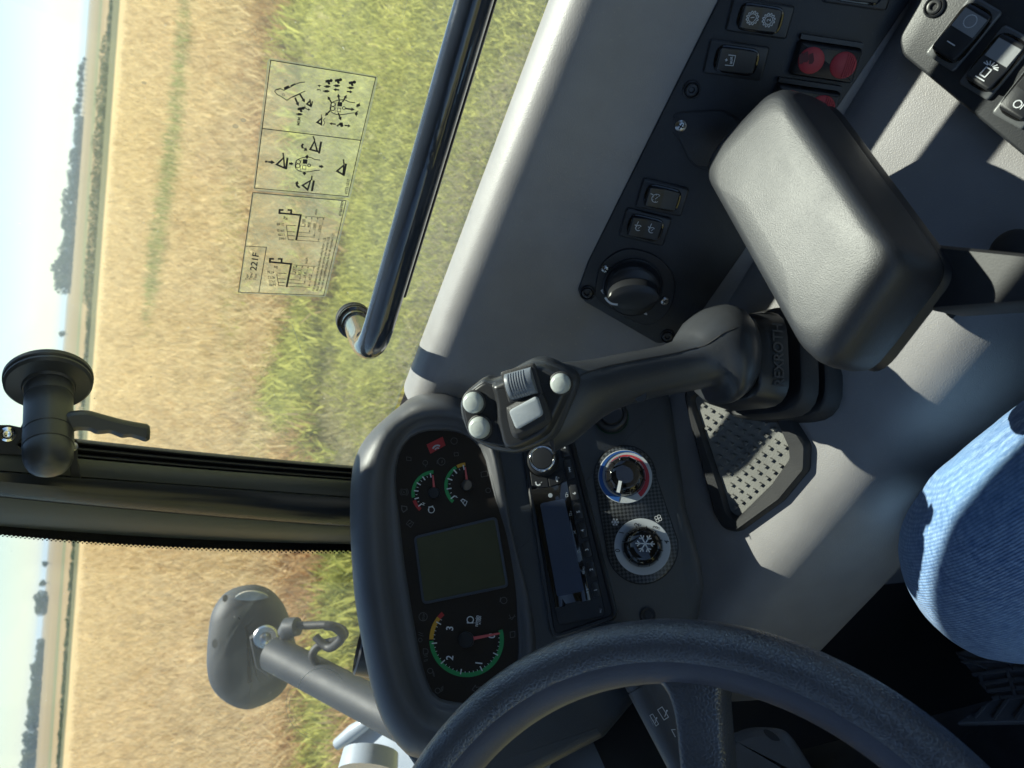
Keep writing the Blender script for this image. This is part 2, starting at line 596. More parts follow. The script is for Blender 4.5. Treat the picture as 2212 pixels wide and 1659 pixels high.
def carbon(pl):
    """woven squares laid out on the panel's own axes"""
    mt, nt, b, out = newmat('carbon_weave')
    L = nt.links.new
    pos = pos_node(nt)
    cb = nd(nt, 'ShaderNodeCombineXYZ')
    for i, ax in enumerate(((pl.u + pl.v).normalized(), (pl.u - pl.v).normalized())):
        d = nd(nt, 'ShaderNodeVectorMath', operation='DOT_PRODUCT'); L(pos, d.inputs[0]); d.inputs[1].default_value = ax; L(d.outputs['Value'], cb.inputs[i])
    ck = nd(nt, 'ShaderNodeTexChecker'); ck.inputs['Scale'].default_value = 420; L(cb.outputs[0], ck.inputs[0])
    ck.inputs[1].default_value = (.075, .08, .088, 1); ck.inputs[2].default_value = (.016, .018, .02, 1)
    L(ck.outputs[0], b.inputs['Base Color'])
    b.inputs['Roughness'].default_value = .33
    return mt


def leaf_mat(name, a, b_, scale=.6, trans=.35):
    mt, nt, b, out = newmat(name)
    L = nt.links.new
    pos = pos_node(nt)
    oi = nd(nt, 'ShaderNodeNewGeometry')
    rnd = oi.outputs['Random Per Island']
    n = noise(nt, pos, scale, 2)
    ad = nd(nt, 'ShaderNodeMath', operation='ADD'); L(rnd, ad.inputs[0]); L(n, ad.inputs[1])
    c = mixc(nt, ramp(nt, ad.outputs[0], .35, 1.3), a, b_)
    L(c, b.inputs['Base Color']); b.inputs['Roughness'].default_value = .6; b.inputs['Specular IOR Level'].default_value = .3
    tl = nd(nt, 'ShaderNodeBsdfTranslucent'); L(c, tl.inputs[0])
    mx = nd(nt, 'ShaderNodeMixShader'); mx.inputs[0].default_value = trans
    L(b.outputs[0], mx.inputs[1]); L(tl.outputs[0], mx.inputs[2]); L(mx.outputs[0], out.inputs['Surface'])
    return mt


M_TREE = leaf_mat('dark_tree_leaves', (.016, .034, .016), (.055, .095, .035), .05)
M_HEDGE = leaf_mat('hedge_leaves', (.03, .06, .02), (.11, .16, .05), .5)
M_TRUNK = plastic('tree_bark', (.07, .055, .04), .9, .3, 20, .2)
M_WHEAT = leaf_mat('ripe_wheat', (.43, .30, .12), (.84, .68, .40), 1.6, .45)
M_DRY = leaf_mat('russet_dry_weeds', (.42, .24, .10), (.66, .47, .24), .8, .3)
M_GRASS = leaf_mat('verge_grass', (.18, .20, .04), (.58, .56, .16), .35, .5)
M_GRASSDRY = leaf_mat('pale_dry_grass', (.26, .22, .10), (.52, .46, .27), .6, .35)
M_WEED = leaf_mat('soft_green_weeds', (.17, .23, .06), (.38, .42, .16), .5, .4)


# ------------------------------------------------------------------ the land outside
def ground_pt(x, y):
    d = ray(x, y); t = -EYE.z / d.z
    return EYE + d * t


def gline(a, b):
    """a field border through two measured points: (point, unit normal pointing away from the cab)"""
    p, q = ground_pt(*a), ground_pt(*b)
    t = (q - p); t.z = 0; t.normalize()
    n = V((-t.y, t.x, 0))
    if n.dot(p) < 0: n = -n
    return p, n


BORD = {
    'verge': gline((570, 0), (722, 1600)),
    'hedge0': gline((258, 20), (140, 1600)),
    'hedge1': gline((236, 20), (131, 1600)),
    'strip0': gline((221, 20), (114, 1600)),
    'strip1': gline((214, 20), (107, 1600)),
}


def ground_material():
    mt, nt, b, out = newmat('field_soil_and_crop')
    L = nt.links.new
    pos = pos_node(nt)
    wob = noise(nt, pos, .22, 3)

    def border(key, soft, wobble):
        p, n = BORD[key]
        dt = nd(nt, 'ShaderNodeVectorMath', operation='DOT_PRODUCT'); L(pos, dt.inputs[0]); dt.inputs[1].default_value = n
        w = nd(nt, 'ShaderNodeMath', operation='MULTIPLY_ADD'); L(wob, w.inputs[0]); w.inputs[1].default_value = wobble; L(dt.outputs['Value'], w.inputs[2])
        off = n.dot(p) + wobble * .5
        return ramp(nt, w.outputs[0], off - soft, off + soft)
    st = nd(nt, 'ShaderNodeMapping'); st.inputs['Rotation'].default_value = (0, 0, D2R(8)); st.inputs['Scale'].default_value = (.10, 1.2, 1); L(pos, st.inputs[0])
    rows = noise(nt, st.outputs[0], 1.0, 4, .6)
    st2 = nd(nt, 'ShaderNodeMapping'); st2.inputs['Rotation'].default_value = (0, 0, D2R(8)); st2.inputs['Scale'].default_value = (.004, .05, 1); L(pos, st2.inputs[0])
    bands = noise(nt, st2.outputs[0], 1.0, 3, .6)
    fine = noise(nt, pos, 9, 4, .65)
    grass = mixc(nt, ramp(nt, fine, .35, .68), (.18, .19, .055), (.34, .33, .13))
    patch = noise(nt, pos, .55, 3)
    grass = mixc(nt, ramp(nt, patch, .48, .66), grass, (.30, .24, .12))
    wheat = mixc(nt, ramp(nt, fine, .3, .7), (.34, .235, .105), (.50, .365, .18))
    wheat = mixc(nt, ramp(nt, rows, .35, .7), wheat, (.52, .38, .19))
    far = mixc(nt, ramp(nt, bands, .38, .62), (.25, .175, .085), (.31, .225, .12))
    far2 = mixc(nt, ramp(nt, bands, .42, .58), (.26, .19, .10), (.19, .15, .08))
    hedge = (.12, .115, .055)
    c = mixc(nt, border('verge', .8, 3.0), grass, wheat)
    c = mixc(nt, border('hedge0', 1.0, 3.0), c, hedge)
    c = mixc(nt, border('hedge1', 2.0, 5.0), c, far)
    c = mixc(nt, border('strip0', 2.0, 5.0), c, (.16, .16, .08))
    c = mixc(nt, border('strip1', 5.0, 20.0), c, far2)
    L(c, b.inputs['Base Color']); b.inputs['Roughness'].default_value = .95; b.inputs['Specular IOR Level'].default_value = .1
    bp = nd(nt, 'ShaderNodeBump'); bp.inputs['Strength'].default_value = .7; bp.inputs['Distance'].default_value = .12
    L(fine, bp.inputs['Height']); L(bp.outputs[0], b.inputs['Normal'])
    return mt


def bmesh_grid():
    """one sheet out to the horizon: rings that widen with distance"""
    mb = MB()
    rad = [0, 3, 6, 10, 16, 25, 40, 65, 105, 170, 270, 430, 700, 1100, 1800, 3000, 5000]
    seg = 72
    rings = [[V((r * math.cos(2 * math.pi * j / seg), r * math.sin(2 * math.pi * j / seg), 0)) for j in range(seg)] for r in rad[1:]]
    mb.loft(rings, True, False)
    return mb


gr = bmesh_grid()
gr.f[-1] if False else None
ground = gr.build('ground', ground_material(), smooth=0, kind='structure')
ground['label'] = 'flat farmland from the grassy verge to the far harvested fields'


def blades(name, mat, pts, h, w, lean, n_per, kind_label, cat, spread, tri=True):
    """tufts of narrow leaf faces, one object that nobody could count"""
    N = len(pts)
    P = np.repeat(np.asarray(pts, float), n_per, axis=0)
    K = len(P)
    P[:, :2] += rng.normal(0, 1, (K, 2)) * spread * np.repeat(np.asarray([1.0] * N), n_per)[:, None]
    hh = h[0] + (h[1] - h[0]) * rng.random(K)
    sc = 1 + np.maximum(0, np.hypot(P[:, 0], P[:, 1]) - 14) * .012
    ang = rng.random(K) * 2 * np.pi
    dirx, diry = np.cos(ang), np.sin(ang)
    ww = (w[0] + (w[1] - w[0]) * rng.random(K)) * sc
    la = rng.random(K) * 2 * np.pi; ll = lean * rng.random(K) * hh
    tip = np.c_[P[:, 0] + np.cos(la) * ll, P[:, 1] + np.sin(la) * ll, hh]
    mid = np.c_[P[:, 0] + np.cos(la) * ll * .35, P[:, 1] + np.sin(la) * ll * .35, hh * .6]
    b0 = np.c_[P[:, 0] - dirx * ww * .5, P[:, 1] - diry * ww * .5, np.zeros(K)]
    b1 = np.c_[P[:, 0] + dirx * ww * .5, P[:, 1] + diry * ww * .5, np.zeros(K)]
    m0 = mid - np.c_[dirx, diry, np.zeros(K)] * ww[:, None] * .65
    m1 = mid + np.c_[dirx, diry, np.zeros(K)] * ww[:, None] * .65
    vs = np.stack([b0, b1, m1, m0, tip], 1).reshape(-1, 3)
    i = np.arange(K) * 5
    loops = np.stack([i, i + 1, i + 2, i + 3, i + 3, i + 2, i + 4], 1).reshape(-1)
    starts = np.stack([np.arange(K) * 7, np.arange(K) * 7 + 4], 1).reshape(-1)
    tot = np.tile([4, 3], K)
    me = bpy.data.meshes.new(name)
    me.vertices.add(len(vs)); me.vertices.foreach_set('co', vs.ravel())
    me.loops.add(len(loops)); me.loops.foreach_set('vertex_index', loops)
    me.polygons.add(len(starts)); me.polygons.foreach_set('loop_start', starts); me.polygons.foreach_set('loop_total', tot)
    me.update(calc_edges=True); me.validate()
    me.materials.append(mat)
    ob = bpy.data.objects.new(name, me); COL.objects.link(ob)
    ob['kind'] = 'stuff'
    return tag(ob, kind_label, cat)


def side(P, key):
    p, n = BORD[key]
    return P[:, 0] * n.x + P[:, 1] * n.y - n.dot(p)


def vnoise(P, s, seed):
    return np.array([mnoise.noise(V((x * s + seed, y * s - seed, seed))) for x, y in P])


def wedge(n, d0, d1, pw=1.0, half=36):
    """points seen from the cab, between two distances, denser near by"""
    t = rng.random(n)
    d = d0 * (d1 / d0) ** (t ** pw)
    a = np.radians(rng.uniform(-half, half, n))
    return np.c_[np.sin(a) * d, np.cos(a) * d, np.zeros(n)]


P = wedge(42000, 8.5, 62)
s = side(P, 'verge') + vnoise(P[:, :2], .35, 3.1) * 1.6 + vnoise(P[:, :2], 1.1, 6.1) * 1.1
P = P[(s > 0) & (side(P, 'hedge0') < 0)]
blades('wheat_crop', M_WHEAT, P, (.28, .58), (.009, .020), .7, 5, 'ripe golden wheat standing between the verge and the hedge', 'wheat', .07)
n1 = vnoise(P[:, :2], .16, 9.2)
d_ = np.hypot(P[:, 0], P[:, 1])
wd = P[(n1 > .30) & (d_ < 26) & (P[:, 0] / P[:, 1] > -.06)]
blades('green_weeds', M_WEED, wd, (.35, .68), (.010, .022), .6, 3, 'soft green weed patches growing up through the wheat', 'weeds', .08)
P = wedge(26000, 3.6, 14, 1.0, 40)
sd = side(P, 'verge') + vnoise(P[:, :2], .35, 3.1) * 1.6 + vnoise(P[:, :2], 1.1, 6.1) * 1.1
G = P[sd < .1]
g1 = vnoise(G[:, :2], .45, 4.4)
blades('verge_grass', M_GRASS, G[g1 > -.12], (.04, .17), (.005, .012), .9, 7, 'bright green grass of the verge beside the machine', 'grass', .06)
blades('dry_grass', M_GRASSDRY, G[g1 < .16], (.04, .18), (.005, .011), .9, 6, 'pale dry grass patches in the green verge', 'grass', .07)
E_ = P[(sd > -1.3) & (sd < 1.9)]
e1 = vnoise(E_[:, :2], .5, 8.8)
blades('russet_weeds', M_DRY, E_[(e1 > -.1) & (rng.random(len(E_)) < .6)], (.2, .5), (.012, .03), .8, 5, 'russet dried weeds along the edge of the wheat', 'weeds', .09)
blades('edge_weeds', M_GRASS, E_[(e1 < .05) & (rng.random(len(E_)) < .6)], (.15, .45), (.012, .026), .8, 5, 'tall green weeds along the edge of the wheat', 'weeds', .09)


def leaf_cloud(mb, centre, rx, ry, rz, n, size, holes=.0):
    c = V(centre)
    for _ in range(n):
        while True:
            q = V((random.uniform(-1, 1), random.uniform(-1, 1), random.uniform(-1, 1)))
            if q.length < 1: break
        q = q.normalized() * (q.length ** .45)
        lump = 1 + .35 * mnoise.noise(q * 2.3 + c)
        p = c + V((q.x * rx * lump, q.y * ry * lump, q.z * rz * lump))
        a = V((random.gauss(0, 1), random.gauss(0, 1), random.gauss(0, 1))).normalized() * size * random.uniform(.6, 1.4)
        b = a.orthogonal().normalized() * size * random.uniform(.4, .9)
        mb.add([p - a - b * .3, p + b, p + a - b * .2, p - b], [(0, 1, 2, 3)])


# the hedge across the fields: a mass of bushes
mb = MB()
for i in range(150):
    f = i / 149
    y = -60 + 1760 * f
    x0 = 243 - (243 - 133) * (y - 20) / 1580
    p = ground_pt(x0, y)
    big = (1.6 if 90 < y < 660 else .75) * (1 + .5 * mnoise.noise(V((i * .37, 0, 2))))
    big *= .75 if y > 1000 else 1
    leaf_cloud(mb, p + V((random.uniform(-.3, .3), random.uniform(-.5, .5), .24 * big)), .8 * max(big, .6), .8 * big, .34 * big, int(50 + 60 * big), .11)
hedge = mb.build('hedgerow', M_HEDGE, smooth=0, kind='stuff')
tag(hedge, 'low scrubby green hedge running across the fields', 'hedge')


def skyline_pt(y, dist):
    x = 195 - .075 * y
    d = ray(x, y); d = V((d.x, d.y, 0)).normalized()
    return V((d.x * dist, d.y * dist, 0))


def wood(name, label, spans, dist, seed):
    mb = MB(); random.seed(seed)
    for y0, y1, hgt in spans:
        yy = y0
        while yy < y1:
            p = skyline_pt(yy, dist + random.uniform(-25, 25))
            h = hgt * random.uniform(.72, 1.15)
            leaf_cloud(mb, p + V((0, 0, h * .5)), h * .46, h * .4, h * .52, 300, h * .085)
            yy += hgt / dist * FOC * .42
    o = mb.build(name, M_TREE, smooth=0, kind='stuff')
    return tag(o, label, 'woodland')


wood('woodland', 'dark blue wood on the skyline above the side window', [(255, 330, 4.5), (330, 420, 6.5), (420, 560, 8), (560, 632, 10)], 560, 4)
wood('copse', 'dark line of trees on the skyline past the windscreen pillar', [(1385, 1440, 4), (1440, 1570, 6), (1588, 1680, 7)], 560, 5)


def tree_proto(h, seed):
    random.seed(seed)
    tr, cr = MB(), MB()
    tr.tube([V((0, 0, 0)), V((.05 * h, 0, h * .35)), V((.02 * h, .02 * h, h * .7))], [h * .035, h * .025, h * .010], 7)
    for k in range(4):
        a = k * 1.7
        tr.tube([V((.03 * h, 0, h * (.3 + .08 * k))), V((math.cos(a) * h * .2, math.sin(a) * h * .2, h * (.5 + .08 * k)))], [h * .014, h * .005], 5)
    for k in range(7):
        a = k * 2.4; r = h * .2
        leaf_cloud(cr, V((math.cos(a) * r, math.sin(a) * r, h * (.48 + .075 * k))), h * .2, h * .2, h * .14, 80, h * .055)
    return tr, cr


def put_tree(proto, y, dist, label, group=None):
    if proto[0] is None:
        return
    root = thing('skyline_tree', label, 'tree', skyline_pt(y, dist), group)
    for nm, me in (('trunk', proto[0]), ('crown', proto[1])):
        o = bpy.data.objects.new(nm, me); COL.objects.link(o); o.parent = root
    root.rotation_euler.z = y
    return root


def proto_meshes(h, seed):
    tr, cr = tree_proto(h, seed)
    out = []
    for mb_, mt_, nm in ((tr, M_TRUNK, 'trunk'), (cr, M_TREE, 'crown')):
        o = mb_.build(nm, mt_, smooth=0, base=(0, 0, 0)); out.append(o.data); bpy.data.objects.remove(o)
    return out


for j, (yy, h) in enumerate([(128, 5.5), (139, 7), (149, 8.5), (160, 9), (172, 7.5), (184, 9.5), (196, 8), (207, 7), (219, 8.5), (232, 9), (243, 10.5)]):
    put_tree(proto_meshes(h * .55, 20 + j), yy, 540, 'small tree in the thin row on the skyline over the side window', 'thin row of skyline trees')
put_tree(proto_meshes(4.2, 51), 722, 460, 'lone small tree on the skyline above the window latch')
put_tree(proto_meshes(4.0, 52), 1218, 460, 'tiny lone tree on the skyline closest to the windscreen pillar')
put_tree(proto_meshes(4.6, 53), 1259, 470, 'second tiny tree on the skyline from the windscreen pillar')
wood('skyline_thicket', 'small round thicket alone on the skyline past the two tiny trees', [(1288, 1322, 6)], 520, 8)
random.seed(11)


# the dusty summer air: one closed box round everything, the sky outside it
hz = MB(); hz.box(V((0, 0, 7.5)), V((5200, 0, 0)), V((0, 5200, 0)), V((0, 0, 8.5)))
mt_, nt_, b_, out_ = newmat('pale_haze')
nt_.nodes.remove(b_)
pv = nd(nt_, 'ShaderNodeVolumePrincipled'); pv.inputs['Color'].default_value = (.66, .83, 1, 1); pv.inputs['Density'].default_value = .00035; pv.inputs['Anisotropy'].default_value = .3
nt_.links.new(pv.outputs[0], out_.inputs['Volume'])
haze = hz.build('haze', mt_, smooth=0, kind='stuff')
tag(haze, 'pale summer haze over the distant fields', 'haze')

# ================================================================== THE CAB
# ------------------------------------------------------------------ shell of the cab: floor, roof, posts
mb = MB()
mb.box(M(0, .15, -1.13), MR * .64, MA * 1.0, Z * .03)
cab_floor = mb.build('cab_floor', M_FLOOR, smooth=0, kind='structure')
shell = thing('cab_frame', 'dark cab frame with roof and rear posts around the driver', 'cab frame', M(0, 0, .5))
mb = MB()
ro_ = [(-.84, -.72), (.84, -.72), (.84, .40), (.90, .46), (.98, .50), (.98, .76), (-.84, .76)]  # right front corner pushed out, unseen, to shade the shelf
RFP = Pl(M(0, 0, .515), MR, Z)
mb.slab(RFP, [(r_, a_) for r_, a_ in ro_], [(.01, 0), (0, .01), (0, .08), (.01, .09)])
mb.build('roof', M_ROOF, shell, smooth=0)
mb = MB()
for r_ in (-.62, .69):
    mb.box(M(r_, -.62, -.2), MR * .04, MA * .06, Z * .72)
    mb.build('rear_post', M_ROOF, shell, smooth=0); mb = MB()
mb.box(M(0, -.66, -.66), MR * .575, MA * .03, Z * .36)
mb.build('rear_wall', M_ROOF, shell, smooth=0)
mb = MB()
mb.box(M(-.66, .05, -1.0), MR * .02, MA * .6, Z * .12)  # out of view; put back to darken the footwell
mb.build('door_shade_sill', M_ROOF, shell, smooth=0)
mb = MB()
mb.box(M(-.1, .80, -.85), MR * .52, MA * .03, Z * .26)  # unseen wall added for shade below the dash
mb.build('front_shade_wall', M_ROOF, shell, smooth=0)
mb = MB()
mb.tube([M(-.62, .62, -.4), M(-.6, .5, .52)], .045, 10)
mb.build('front_post', M_ROOF, shell)
# ------------------------------------------------------------------ side window
G = Pl(M(.69, 0, 0), MA, -MR)
win = thing('side_window', 'right hand side window pane looking onto the wheat field', 'window', M(.69, -.05, -.36))
mb = MB()
pane = [(-.72, -.36), (.73, -.36), (.675, -.12), (.61, .12), (.52, .515), (-.72, .515)]
mb.add([M(.69, a, z) for a, z in pane] + [M(.696, a, z) for a, z in pane], [(5, 4, 3, 2, 1, 0), (6, 7, 8, 9, 10, 11)] + [(i, (i + 1) % 6, 6 + (i + 1) % 6, 6 + i) for i in range(6)])
mb.build('pane', M_GLASS_SIDE, win, smooth=0)
# fine scratches in the glass
ink = Ink(G, .0006, 2)
for a, b, w in (((520, 0), (485, 140), 3), ((505, 0), (470, 160), 2), ((1397, 0), (1245, 520), 4), ((1430, 0), (1285, 400), 4)):
    ink.line([a, b], w)
ink.k = 4
ink.line([(1845, 470), (1915, 660)], 4); ink.line([(1915, 660), (2140, 1100)], 2)
ink.build('scratch', M_EDGE, win, smooth=0)
mb = MB()
for k, pts in ((1, [(1537, 758, 14), (1487, 797, 15), (910, 522, 12), (1804, 508, 9), (1975, 352, 9)]), (4, [(2165, 470, 6), (1703, 982, 6), (952, 798, 5), (598, 935, 5), (1702, 875, 5)]), (2, [(112, 98, 7), (683, 125, 9), (650, 322, 8), (1325, 350, 8), (850, 1250, 8), (374, 998, 7)])):
    for x, y, r in pts:
        u, v = G.uv(k, x, y); rr = r * G.mpp(k, x, y)
        mb.flat(G, circ(u, v, rr, 10, 0, rr * 1.3), .0005)
mb.build('water_spot', M_EDGE, win, smooth=0)

# ------------------------------------------------------------------ windscreen post with its rubber seals
def inv_s(x, y):
    return (1.4347 - .000405 * x) / 1.113


def post_line(pp, f):
    """a line down the post, through three measured points, f times as far as the glass"""
    (x0, y0), (x1, y1), (x2, y2) = pp
    out = []
    for i in range(13):
        t = i / 12
        x = x0 + (x2 - x0) * t
        l0 = (x - x1) * (x - x2) / ((x0 - x1) * (x0 - x2)); l1 = (x - x0) * (x - x2) / ((x1 - x0) * (x1 - x2)); l2 = (x - x0) * (x - x1) / ((x2 - x0) * (x2 - x1))
        out.append(at(x, y0 * l0 + y1 * l1 + y2 * l2, f / inv_s(x, 0)))
    return out


LA = [(-70, 919), (350, 968), (800, 1009)]
LB = [(-70, 964), (350, 1004), (800, 1039)]
LC = [(-70, 1012), (350, 1044), (800, 1077)]
LD = [(-70, 1067), (350, 1107), (800, 1141)]
LE = [(-70, 1119), (350, 1152), (800, 1170)]
LF = [(-70, 1147), (350, 1180), (800, 1189)]


def mixl(a, b, t):
    return [(p[0], p[1] + (q[1] - p[1]) * t) for p, q in zip(a, b)]


post = thing('windscreen_post', 'olive grey windscreen post between the side window and the windscreen', 'pillar', at(790, 1100, .88))


def strip(name, cols, mat):
    mb = MB()
    L = [post_line(p, f) for p, f in cols]
    back = [post_line(cols[-1][0], 1.06), post_line(cols[0][0], 1.06)]
    L += back
    top_ = [c[0] + (c[0] - c[1]) * 8 for c in L]
    mb.loft([top_] + [[c[i] for c in L] for i in range(13)])
    return mb.build(name, mat, post, smooth=45)


w_ = []
for i in range(25):
    t = i / 24
    w_.append((mixl(LA, LB, t * 1.12), .995 - .012 * t - .012 * abs(math.sin(t * math.pi * 3)) * (1 if t < .98 else 0)))
strip('rubber_seal', w_, M_RUBBER)
strip('post_face', [(mixl(LB, LC, .02), .985), (mixl(LB, LC, .08), .966), (mixl(LB, LC, .5), .958), (mixl(LB, LC, .97), .957), (mixl(LB, LC, 1.15), .97)], M_PILLAR)
strip('post_cover', [(LC, .956), (mixl(LC, LD, .06), .947), (mixl(LC, LD, .4), .943), (mixl(LC, LD, .8), .948), (mixl(LC, LD, .98), .957), (mixl(LC, LD, 1.12), .975)], M_PILLAR_DARK)
strip('edge_trim', [(LD, .958), (mixl(LD, LE, .2), .96), (mixl(LD, LE, .7), .972), (LE, .985), (mixl(LD, LE, 1.2), .992)], M_PILLAR)

# ------------------------------------------------------------------ windscreen
f0, f1 = at(-70, 1147, 1 / inv_s(-70, 0)), at(800, 1189, 1 / inv_s(800, 0))
wd_ = (-MR * .985 + MA * .17).normalized()
WS = Pl(f0, wd_, wd_.cross(f1 - f0))
if WS.n.dot(EYE - WS.o) < 0: WS = Pl(f0, wd_, -WS.n)
scr = thing('windscreen', 'curved front windscreen with black dotted edge band', 'windscreen', at(790, 1200, .87))
mb = MB()
e0, e1 = WS.hit(-70, 1125), WS.hit(800, 1172)
lo, up = e1 + (e1 - e0) * .35, e0 + (e0 - e1) * .9
ring_ = [lo, up, up + wd_ * 1.15, lo + wd_ * 1.15]
mb.add(ring_ + [p - WS.n * .006 for p in ring_], [(0, 1, 2, 3), (7, 6, 5, 4)] + [(i, (i + 1) % 4, 4 + (i + 1) % 4, 4 + i) for i in range(4)])
mb.build('pane', M_GLASS_FRONT, scr, smooth=0)
mb = MB()
a_ = []; b_ = []
for i in range(13):
    x = -70 + 870 * i / 12
    def yy(Lp):
        (x0, y0), (x1, y1), (x2, y2) = Lp
        return y0 * (x - x1) * (x - x2) / ((x0 - x1) * (x0 - x2)) + y1 * (x - x0) * (x - x2) / ((x1 - x0) * (x1 - x2)) + y2 * (x - x0) * (x - x1) / ((x2 - x0) * (x2 - x1))
    a_.append(WS.hit(x, yy(mixl(LE, LF, -.3)), .0015)); b_.append(WS.hit(x, yy(LF), .0015))
mb.add(a_ + b_, [(i, i + 1, 14 + i, 13 + i) for i in range(12)])
mb.build('edge_band', M_GLOSS, scr, smooth=0)
mb = MB()
for i in range(92):
    x = -66 + 9.55 * i
    y = yy(LF) if False else None
    (x0, y0), (x1, y1), (x2, y2) = LF
    y = y0 * (x - x1) * (x - x2) / ((x0 - x1) * (x0 - x2)) + y1 * (x - x0) * (x - x2) / ((x1 - x0) * (x1 - x2)) + y2 * (x - x0) * (x - x1) / ((x2 - x0) * (x2 - x1))
    for dx, dy, r in ((0, 1.6, 2.9), (4.8, 5.6, 1.9)):
        u, v = WS.uv(0, x + dx, y + dy); rr = r * WS.mpp(0, x, y)
        mb.flat(WS, circ(u, v, rr, 8), .0015)
mb.build('edge_dots', M_GLOSS, scr, smooth=0, kind='stuff')
ink = Ink(WS, .001, 7)
ink.arc((2030, 1260), 222, 4, 100, 215); ink.arc((2030, 1260), 200, 3, 110, 200); ink.arc((2035, 1180), 150, 5, 190, 330)
ink.build('suction_cup_mark', M_EDGE, scr, smooth=0)

# ------------------------------------------------------------------ window catch
catch = thing('window_catch', 'black window catch with round disc and lever on the post', 'window catch', at(106, 1030, .66))
GI = Pl(M(.682, 0, 0), MA, -MR)
c0 = GI.hit(106, 812)
c1 = at(104, 1000, .685)
axd = (c1 - c0).normalized(); AL_ = (c1 - c0).length
mb = MB()
mb.lathe(c0, axd, [(0.0367, 0), (0.0383, .002), (0.0383, .006), (0.0362, .0075), (0.0373, .0085), (0.0375, .011), (0.0351, .0135), (0.0229, .015), (0.0218, .018)], 48)
mb.build('disc', M_SATIN, catch)
mb = MB()
mb.lathe(c0, axd, [(0.0204, .016), (0.0204, .030), (0.0199, .0305), (0.0199, .0312), (0.0204, .032), (0.0204, AL_ - .036), (0.0198, AL_ - .0355), (0.0198, AL_ - .0345), (0.0207, AL_ - .034), (0.0207, AL_ - .018), (0.0200, AL_ - .0175), (0.0200, AL_ - .0168), (0.0204, AL_ - .016), (0.0200, AL_ - .006), (0.0186, AL_ - .001), (0.0160, AL_ + .004), (0.0112, AL_ + .0075), (0.0053, AL_ + .009)], 40)
mb.build('barrel', M_SATIN, catch)
# lever with finger grooves, hanging from the barrel
LP = Pl(c0 + axd * (AL_ * .62), Z, axd.cross(Z).cross(axd) * 0 + (EYE - c0).normalized())
mb = MB()
up_ = [(330, 1090), (400, 1035), (470, 1016), (560, 1015), (620, 1030), (700, 1052), (800, 1077), (930, 1100)]
dn_ = [(330, 1140), (390, 1160), (450, 1152), (490, 1140), (560, 1142), (600, 1160), (640, 1162), (690, 1158), (730, 1172), (770, 1186), (820, 1182), (870, 1195), (905, 1208), (925, 1208)]
edge_ = [(944, 1112), (948, 1150), (944, 1195)]
out = LP.pts(4, crv(up_, 3, False) + edge_ + list(reversed(crv(dn_, 3, False))))
mb.slab(LP, out, [(.004, -.011), (.001, -.0085), (0, -.005), (0, .004), (.001, .0075), (.004, .010)])
mb.build('lever', M_SATIN, catch)
mb = MB()
BP = Pl(at(60, 1000, .757), Z, (EYE - at(60, 1000, .757)))
mb.slab(BP, BP.pts(4, [(-60, 1105), (60, 1105), (130, 1120), (150, 1080), (185, 1078), (185, 1180), (150, 1180), (110, 1230), (175, 1300), (-60, 1290)]), [(0, -.012), (0, -.001), (.001, 0)])
mb.build('bracket', M_RUBBER, catch)
mb = MB()
mb.slab(BP, rpoly(BP.pts(4, [(440, 1185), (490, 1200), (492, 1330), (515, 1440), (490, 1465), (445, 1460), (440, 1360)]), .002), [(0, -.012), (0, -.001), (.001, 0)])
mb.build('bracket', M_RUBBER, catch)
mb = MB()
mb.slab(BP, rpoly(BP.pts(4, [(170, 1340), (300, 1440), (270, 1487), (125, 1455), (128, 1410)]), .003), [(0, -.02), (0, -.008), (.001, -.007)])
mb.build('plate', M_MIRROR, catch)
for (x, y), rr, mt_ in (((48, 1165), 50, M_CHROME), ((462, 1242), 30, M_STEEL), ((183, 1455), 18, M_RUBBER)):
    mb = MB(); c = BP.hit(*px(4, x, y), .001); r = rr * BP.mpp(4, x, y)
    mb.lathe(c, BP.n, [(r, 0), (r, .001), (r * .72, .0015), (r * .68, .004), (r * .5, .006), (r * .38, .006), (r * .34, .004), (r * .1, .0038)], 20)
    mb.build('bolt', mt_, catch)

# ------------------------------------------------------------------ grab rail
rail = thing('grab_rail', 'glossy dark grab rail running along the side window', 'grab rail', M(.58, .55, -.26))
RP = Pl(M(.549, 0, 0), MA, -MR)
pa, pb, pc = RP.hit(1062, -130), RP.hit(820, 700), RP.hit(800, 768)
pd = GI.hit(764, 690)
path = [pa.lerp(pb, t / 10) for t in range(-12, 11)]
for t in (.2, .4, .6, .8, 1):
    q = pb * (1 - t) ** 2 + pc * 2 * t * (1 - t) + pc.lerp(pd, .38) * t * t
    path.append(q)
path += [pc.lerp(pd, .6), pc.lerp(pd, .86)]
mb = MB(); mb.tube(path, .0135, 28)
mb.build('tube', M_PAINT, rail)
ax_ = (pd - pc).normalized()
mb = MB()
mb.lathe(pd - ax_ * .020, ax_, [(.0135, -.012), (.0155, -.010), (.0160, .0), (.0185, .002), (.0185, .006)], 32); mb.build('end_collar', M_GLOSS, rail)
mb = MB()
mb.lathe(pd - ax_ * .014, ax_, [(.019, 0), (.0195, .002), (.0195, .006), (.018, .0068), (.018, .0078), (.0195, .009), (.0195, .013), (.018, .014)], 32); mb.build('rubber_washer', M_RUBBER, rail)
mb = MB()
off = -CU * .0110 - CF * -.006
mb.tube([p + off for p in path[1:22]], .0042, 10)
mb.build('edge_strip', M_GLOSS, rail)

